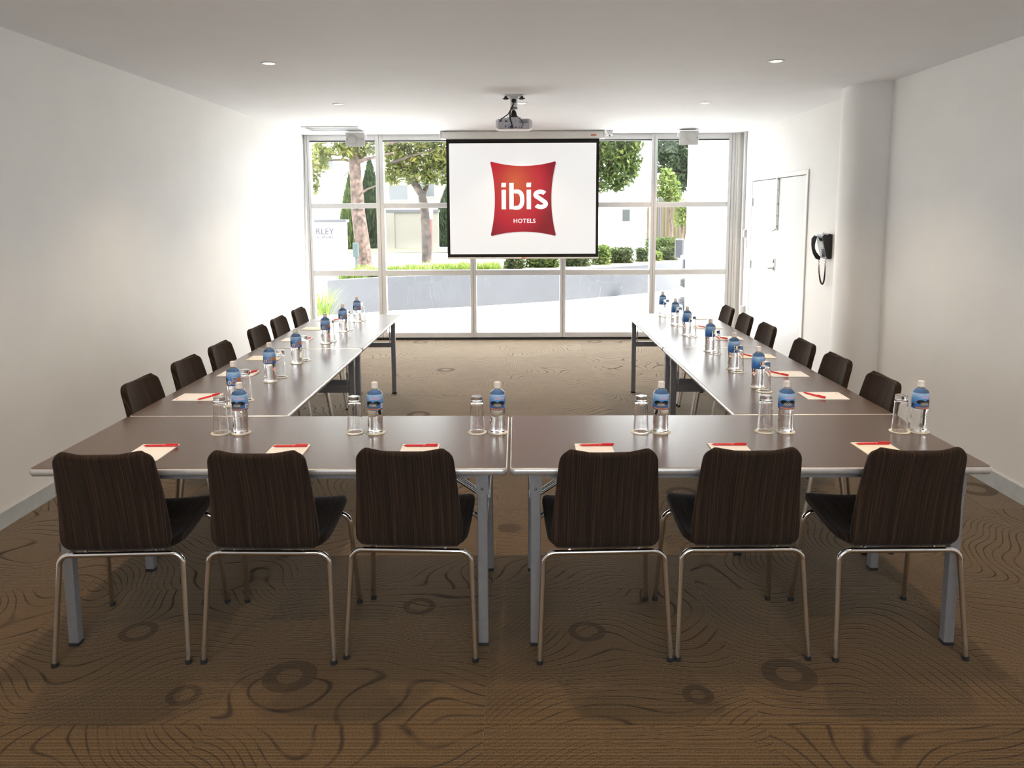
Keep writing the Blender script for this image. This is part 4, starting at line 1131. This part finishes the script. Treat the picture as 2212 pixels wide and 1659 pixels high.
# clipped shrubs and hedges behind the low wall
def shrub(label, px0, px1, top, bot, Y, lm, seed, cat='shrub', name='clipped_shrub', dp=None):
    a, b = P(px0, bot, Y), P(px1, bot, Y); cx_ = (a.x+b.x)/2; w = (b.x-a.x)/2; zt = P(px0, top, Y).z; zb = min(a.z, GZ+.02); h = zt-zb; d = dp or min(w, .6)
    o = empty(name, (cx_, Y+d, zb)); tag(o, label, cat, 'shrubs along the low wall')
    rng = random.Random(seed); mb = MB()
    area = 2*w*h+2*d*h+4*w*d
    for _ in range(int(area*1500)):
        f = rng.random(); u, v = rng.uniform(-1, 1), rng.uniform(-1, 1)
        if f < .55: p = Vector((u*w, -d, h*(v+1)/2))
        elif f < .8: p = Vector((u*w, v*d, h))
        else: p = Vector((math.copysign(w, u), v*d, h*rng.random()))
        # round the corners
        k = Vector((p.x/w, p.y/d, (p.z/h)*2-1)); q = (abs(k.x)**5+abs(k.y)**5+max(0, k.z)**5)**(1/5); p = Vector((p.x/q, p.y/q, h*((k.z/q if k.z > 0 else k.z)+1)/2))
        p += Vector((rng.uniform(-1, 1), rng.uniform(-1, 1), rng.uniform(-1, 1)))*.035
        a_ = Vector((rng.uniform(-1, 1), rng.uniform(-1, 1), rng.uniform(-.5, 1))).normalized(); b_ = a_.cross(Vector((rng.uniform(-1, 1), rng.uniform(-1, 1), .5))).normalized(); s = .032*rng.uniform(.7, 1.4)
        mb.add([p-a_*s, p+b_*s*.5, p+a_*s, p-b_*s*.5], [(0, 1, 2, 3)])
    me = bpy.data.meshes.new('foliage'); me.from_pydata(mb.v, [], mb.f); me.materials.append(lm); link('foliage', me, o)
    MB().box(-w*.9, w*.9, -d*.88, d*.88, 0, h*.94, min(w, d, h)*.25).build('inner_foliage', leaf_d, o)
shrub('greyish clipped shrub below the left part of the screen', 1092, 1132, 550, 584, 12.9, leaf_s, 31, dp=.28)
shrub('dark green clipped hedge below the middle of the screen', 1140, 1208, 546, 584, 13.2, leaf_g, 32, dp=.28)
shrub('low dark shrub below the right part of the screen', 1218, 1274, 552, 578, 13.5, leaf_s, 33, dp=.28)
shrub('taller light green clipped shrub at the right edge of the screen', 1280, 1318, 533, 576, 14.0, leaf_l, 34)
shrub('rounded clipped shrub just right of the light green one', 1319, 1368, 538, 573, 14.5, leaf_s, 35)
shrub('narrow clipped shrub left of the right mullion', 1376, 1401, 538, 571, 15.0, leaf_s, 36)
shrub('small yellow-green shrub right of the right mullion', 1404, 1430, 546, 571, 15.2, leaf_l, 37)
shrub('grey-green rounded shrub in front of the van', 1428, 1462, 537, 570, 15.5, leaf_s, 38)
shrub('long clipped hedge behind the rounded shrubs', 1405, 1475, 517, 550, 18.5, leaf_g, 39, 'hedge', 'clipped_hedge', .5)

# strappy grass along the wall, and one clump by the window
def blades(mb, c, h, n, spread, rng, w=.012):
    for _ in range(n):
        th = rng.uniform(0, 6.283); d = Vector((math.cos(th), math.sin(th), 0)); r0 = rng.random()*spread*.4; hh = h*rng.uniform(.6, 1.1); out = spread*rng.uniform(.3, 1)
        sd_ = Vector((-d.y, d.x, 0))*w; pts = []
        for k in range(4):
            s = k/3; pts.append(Vector(c)+d*(r0+out*s**1.8)+Vector((0, 0, hh*(s-.28*s**3))))
        vs = []
        for k, p in enumerate(pts): vs += [p-sd_*(1-k/3.3), p+sd_*(1-k/3.3)]
        mb.add(vs, [(0, 1, 3, 2), (2, 3, 5, 4), (4, 5, 7, 6)])
rng = random.Random(51); mb = MB()
for k in range(150):
    px = rng.uniform(770, 1070); s = (px-700)/700
    i0 = P(px, 583, 10.5)
    # foot of the clump a little behind the wall
    x = i0.x*rng.uniform(1.0, 1.12); yy = 9.9
    for a, b in zip(wall_pts, wall_pts[1:]):
        if a.x <= x <= b.x: yy = a.y+(b.y-a.y)*(x-a.x)/(b.x-a.x)
    blades(mb, (x, yy+rng.uniform(.4, 1.5), GZ), .30, 26, .22, rng)
me = bpy.data.meshes.new('strappy_grass'); me.from_pydata(mb.v, [], mb.f); me.materials.append(grass_m)
tag(link('strappy_grass', me), 'strappy green grass planted along the top of the low wall', 'grass', kind='stuff')
rng = random.Random(52); mb = MB()
for k in range(3): blades(mb, (rng.uniform(-.12, .12), rng.uniform(-.1, .1), 0), .85, 34, .35, rng, .016)
me = bpy.data.meshes.new('grass_clump'); me.from_pydata(mb.v, [], mb.f); me.materials.append(grass_m)
g_ = link('grass_clump', me, None, (P(692, 660, 8.5).x-.05, 8.5, -.03)); tag(g_, 'tall strappy grass clump close outside the lower left pane', 'plant')

# street furniture
def post(name, label, cat, px, ptop, pbot, Y, r, mat, box=None, boxmat=None):
    base = P(px, pbot, Y); base.z = GZ; o = empty(name, base); tag(o, label, cat); top = P(px, ptop, Y).z-GZ
    MB().tube([(0, 0, -.02), (0, 0, top)], r, 8).build('pole', mat, o)
    if box:
        w, h, d = box; MB().box(-w/2, w/2, -d/2-r, d/2-r, top-h*.5, top+h*.5, .01).build('head', boxmat or mat, o)
post('meter_box', 'green box on a post in front of the leaning trunk', 'meter box', 770, 540, 572, 13.2, .025, greenbox_m, (.11, .30, .10))
post('street_sign', 'white sign on a red pole beside the mottled trunk', 'street sign', 932, 458, 535, 20.5, .03, redpole_m, (.12, .42, .02), white_w)
post('lamp_post', 'thin grey lamp post right of the right mullion', 'lamp post', 1424, 432, 522, 20.2, .035, post_m, (.10, .16, .1))

# delivery van at the right end of the driveway
VX, VY = P(1464, 640, 9.0).x, 9.0
vn = empty('van', (VX+.92*math.cos(R(-17)), VY+.92*math.sin(R(-17)), -.03), R(-17)); tag(vn, 'white van parked nose-on at the right end of the driveway', 'van')
W_ = .90
pf = [(0, .35), (-.02, .75), (.10, 1.02), (.62, 1.12), (1.25, 1.92), (1.55, 2.02), (4.0, 2.04), (4.1, .35)]   # y, z
n = len(pf)
MB().add([(-W_*(1 if z < 1.2 else .93), y, z) for y, z in pf]+[(W_*(1 if z < 1.2 else .93), y, z) for y, z in pf],
         [tuple(range(n)), tuple(reversed(range(n, 2*n)))]+[(i, n+i, n+(i+1) % n, (i+1) % n) for i in range(n)]).build('body', vanw_m, vn)
MB().add([(-.80, .645, 1.16), (.80, .645, 1.16), (.76, 1.20, 1.87), (-.76, 1.20, 1.87), (-.80, .66, 1.145), (.80, .66, 1.145), (.76, 1.215, 1.855), (-.76, 1.215, 1.855)], [(0, 1, 2, 3), (4, 7, 6, 5), (0, 4, 5, 1), (1, 5, 6, 2), (2, 6, 7, 3), (3, 7, 4, 0)]).build('windscreen', vgl_m, vn)
MB().box(-.91, .91, -.08, .12, .28, .40, .03).build('bumper', vand_m, vn)
MB().box(-.86, .86, -.035, .06, .80, .99, .02).build('grille', vand_m, vn)
for s in (-1, 1):
    MB().box(s*.72-.17, s*.72+.17, -.04, .10, .54, .70, .03).build('headlight', hglass_m, vn)
    MB().box(s*.93-.07, s*.93+.07, .16, .26, .98, 1.28, .02).build('mirror', vand_m, vn)
    for y in (.85, 3.2):
        MB().lathe([(0, -.1), (.2, -.1), (.33, -.09), (.34, 0), (.33, .09), (.2, .1), (0, .1)], 24).xf(Matrix.Translation((s*.80, y, .34)) @ Matrix.Rotation(R(90), 4, 'Y')).build('wheel', rubber_m, vn)
# rendered pier outside the right end of the glazing
pa = P(1482, 500, 8.4)
tag(MB().box(pa.x, pa.x+.75, 8.1, 8.4, -.03, 3.2, .01).build('entrance_pier', white_w), 'white rendered pier standing just outside the right window pane', 'pier')
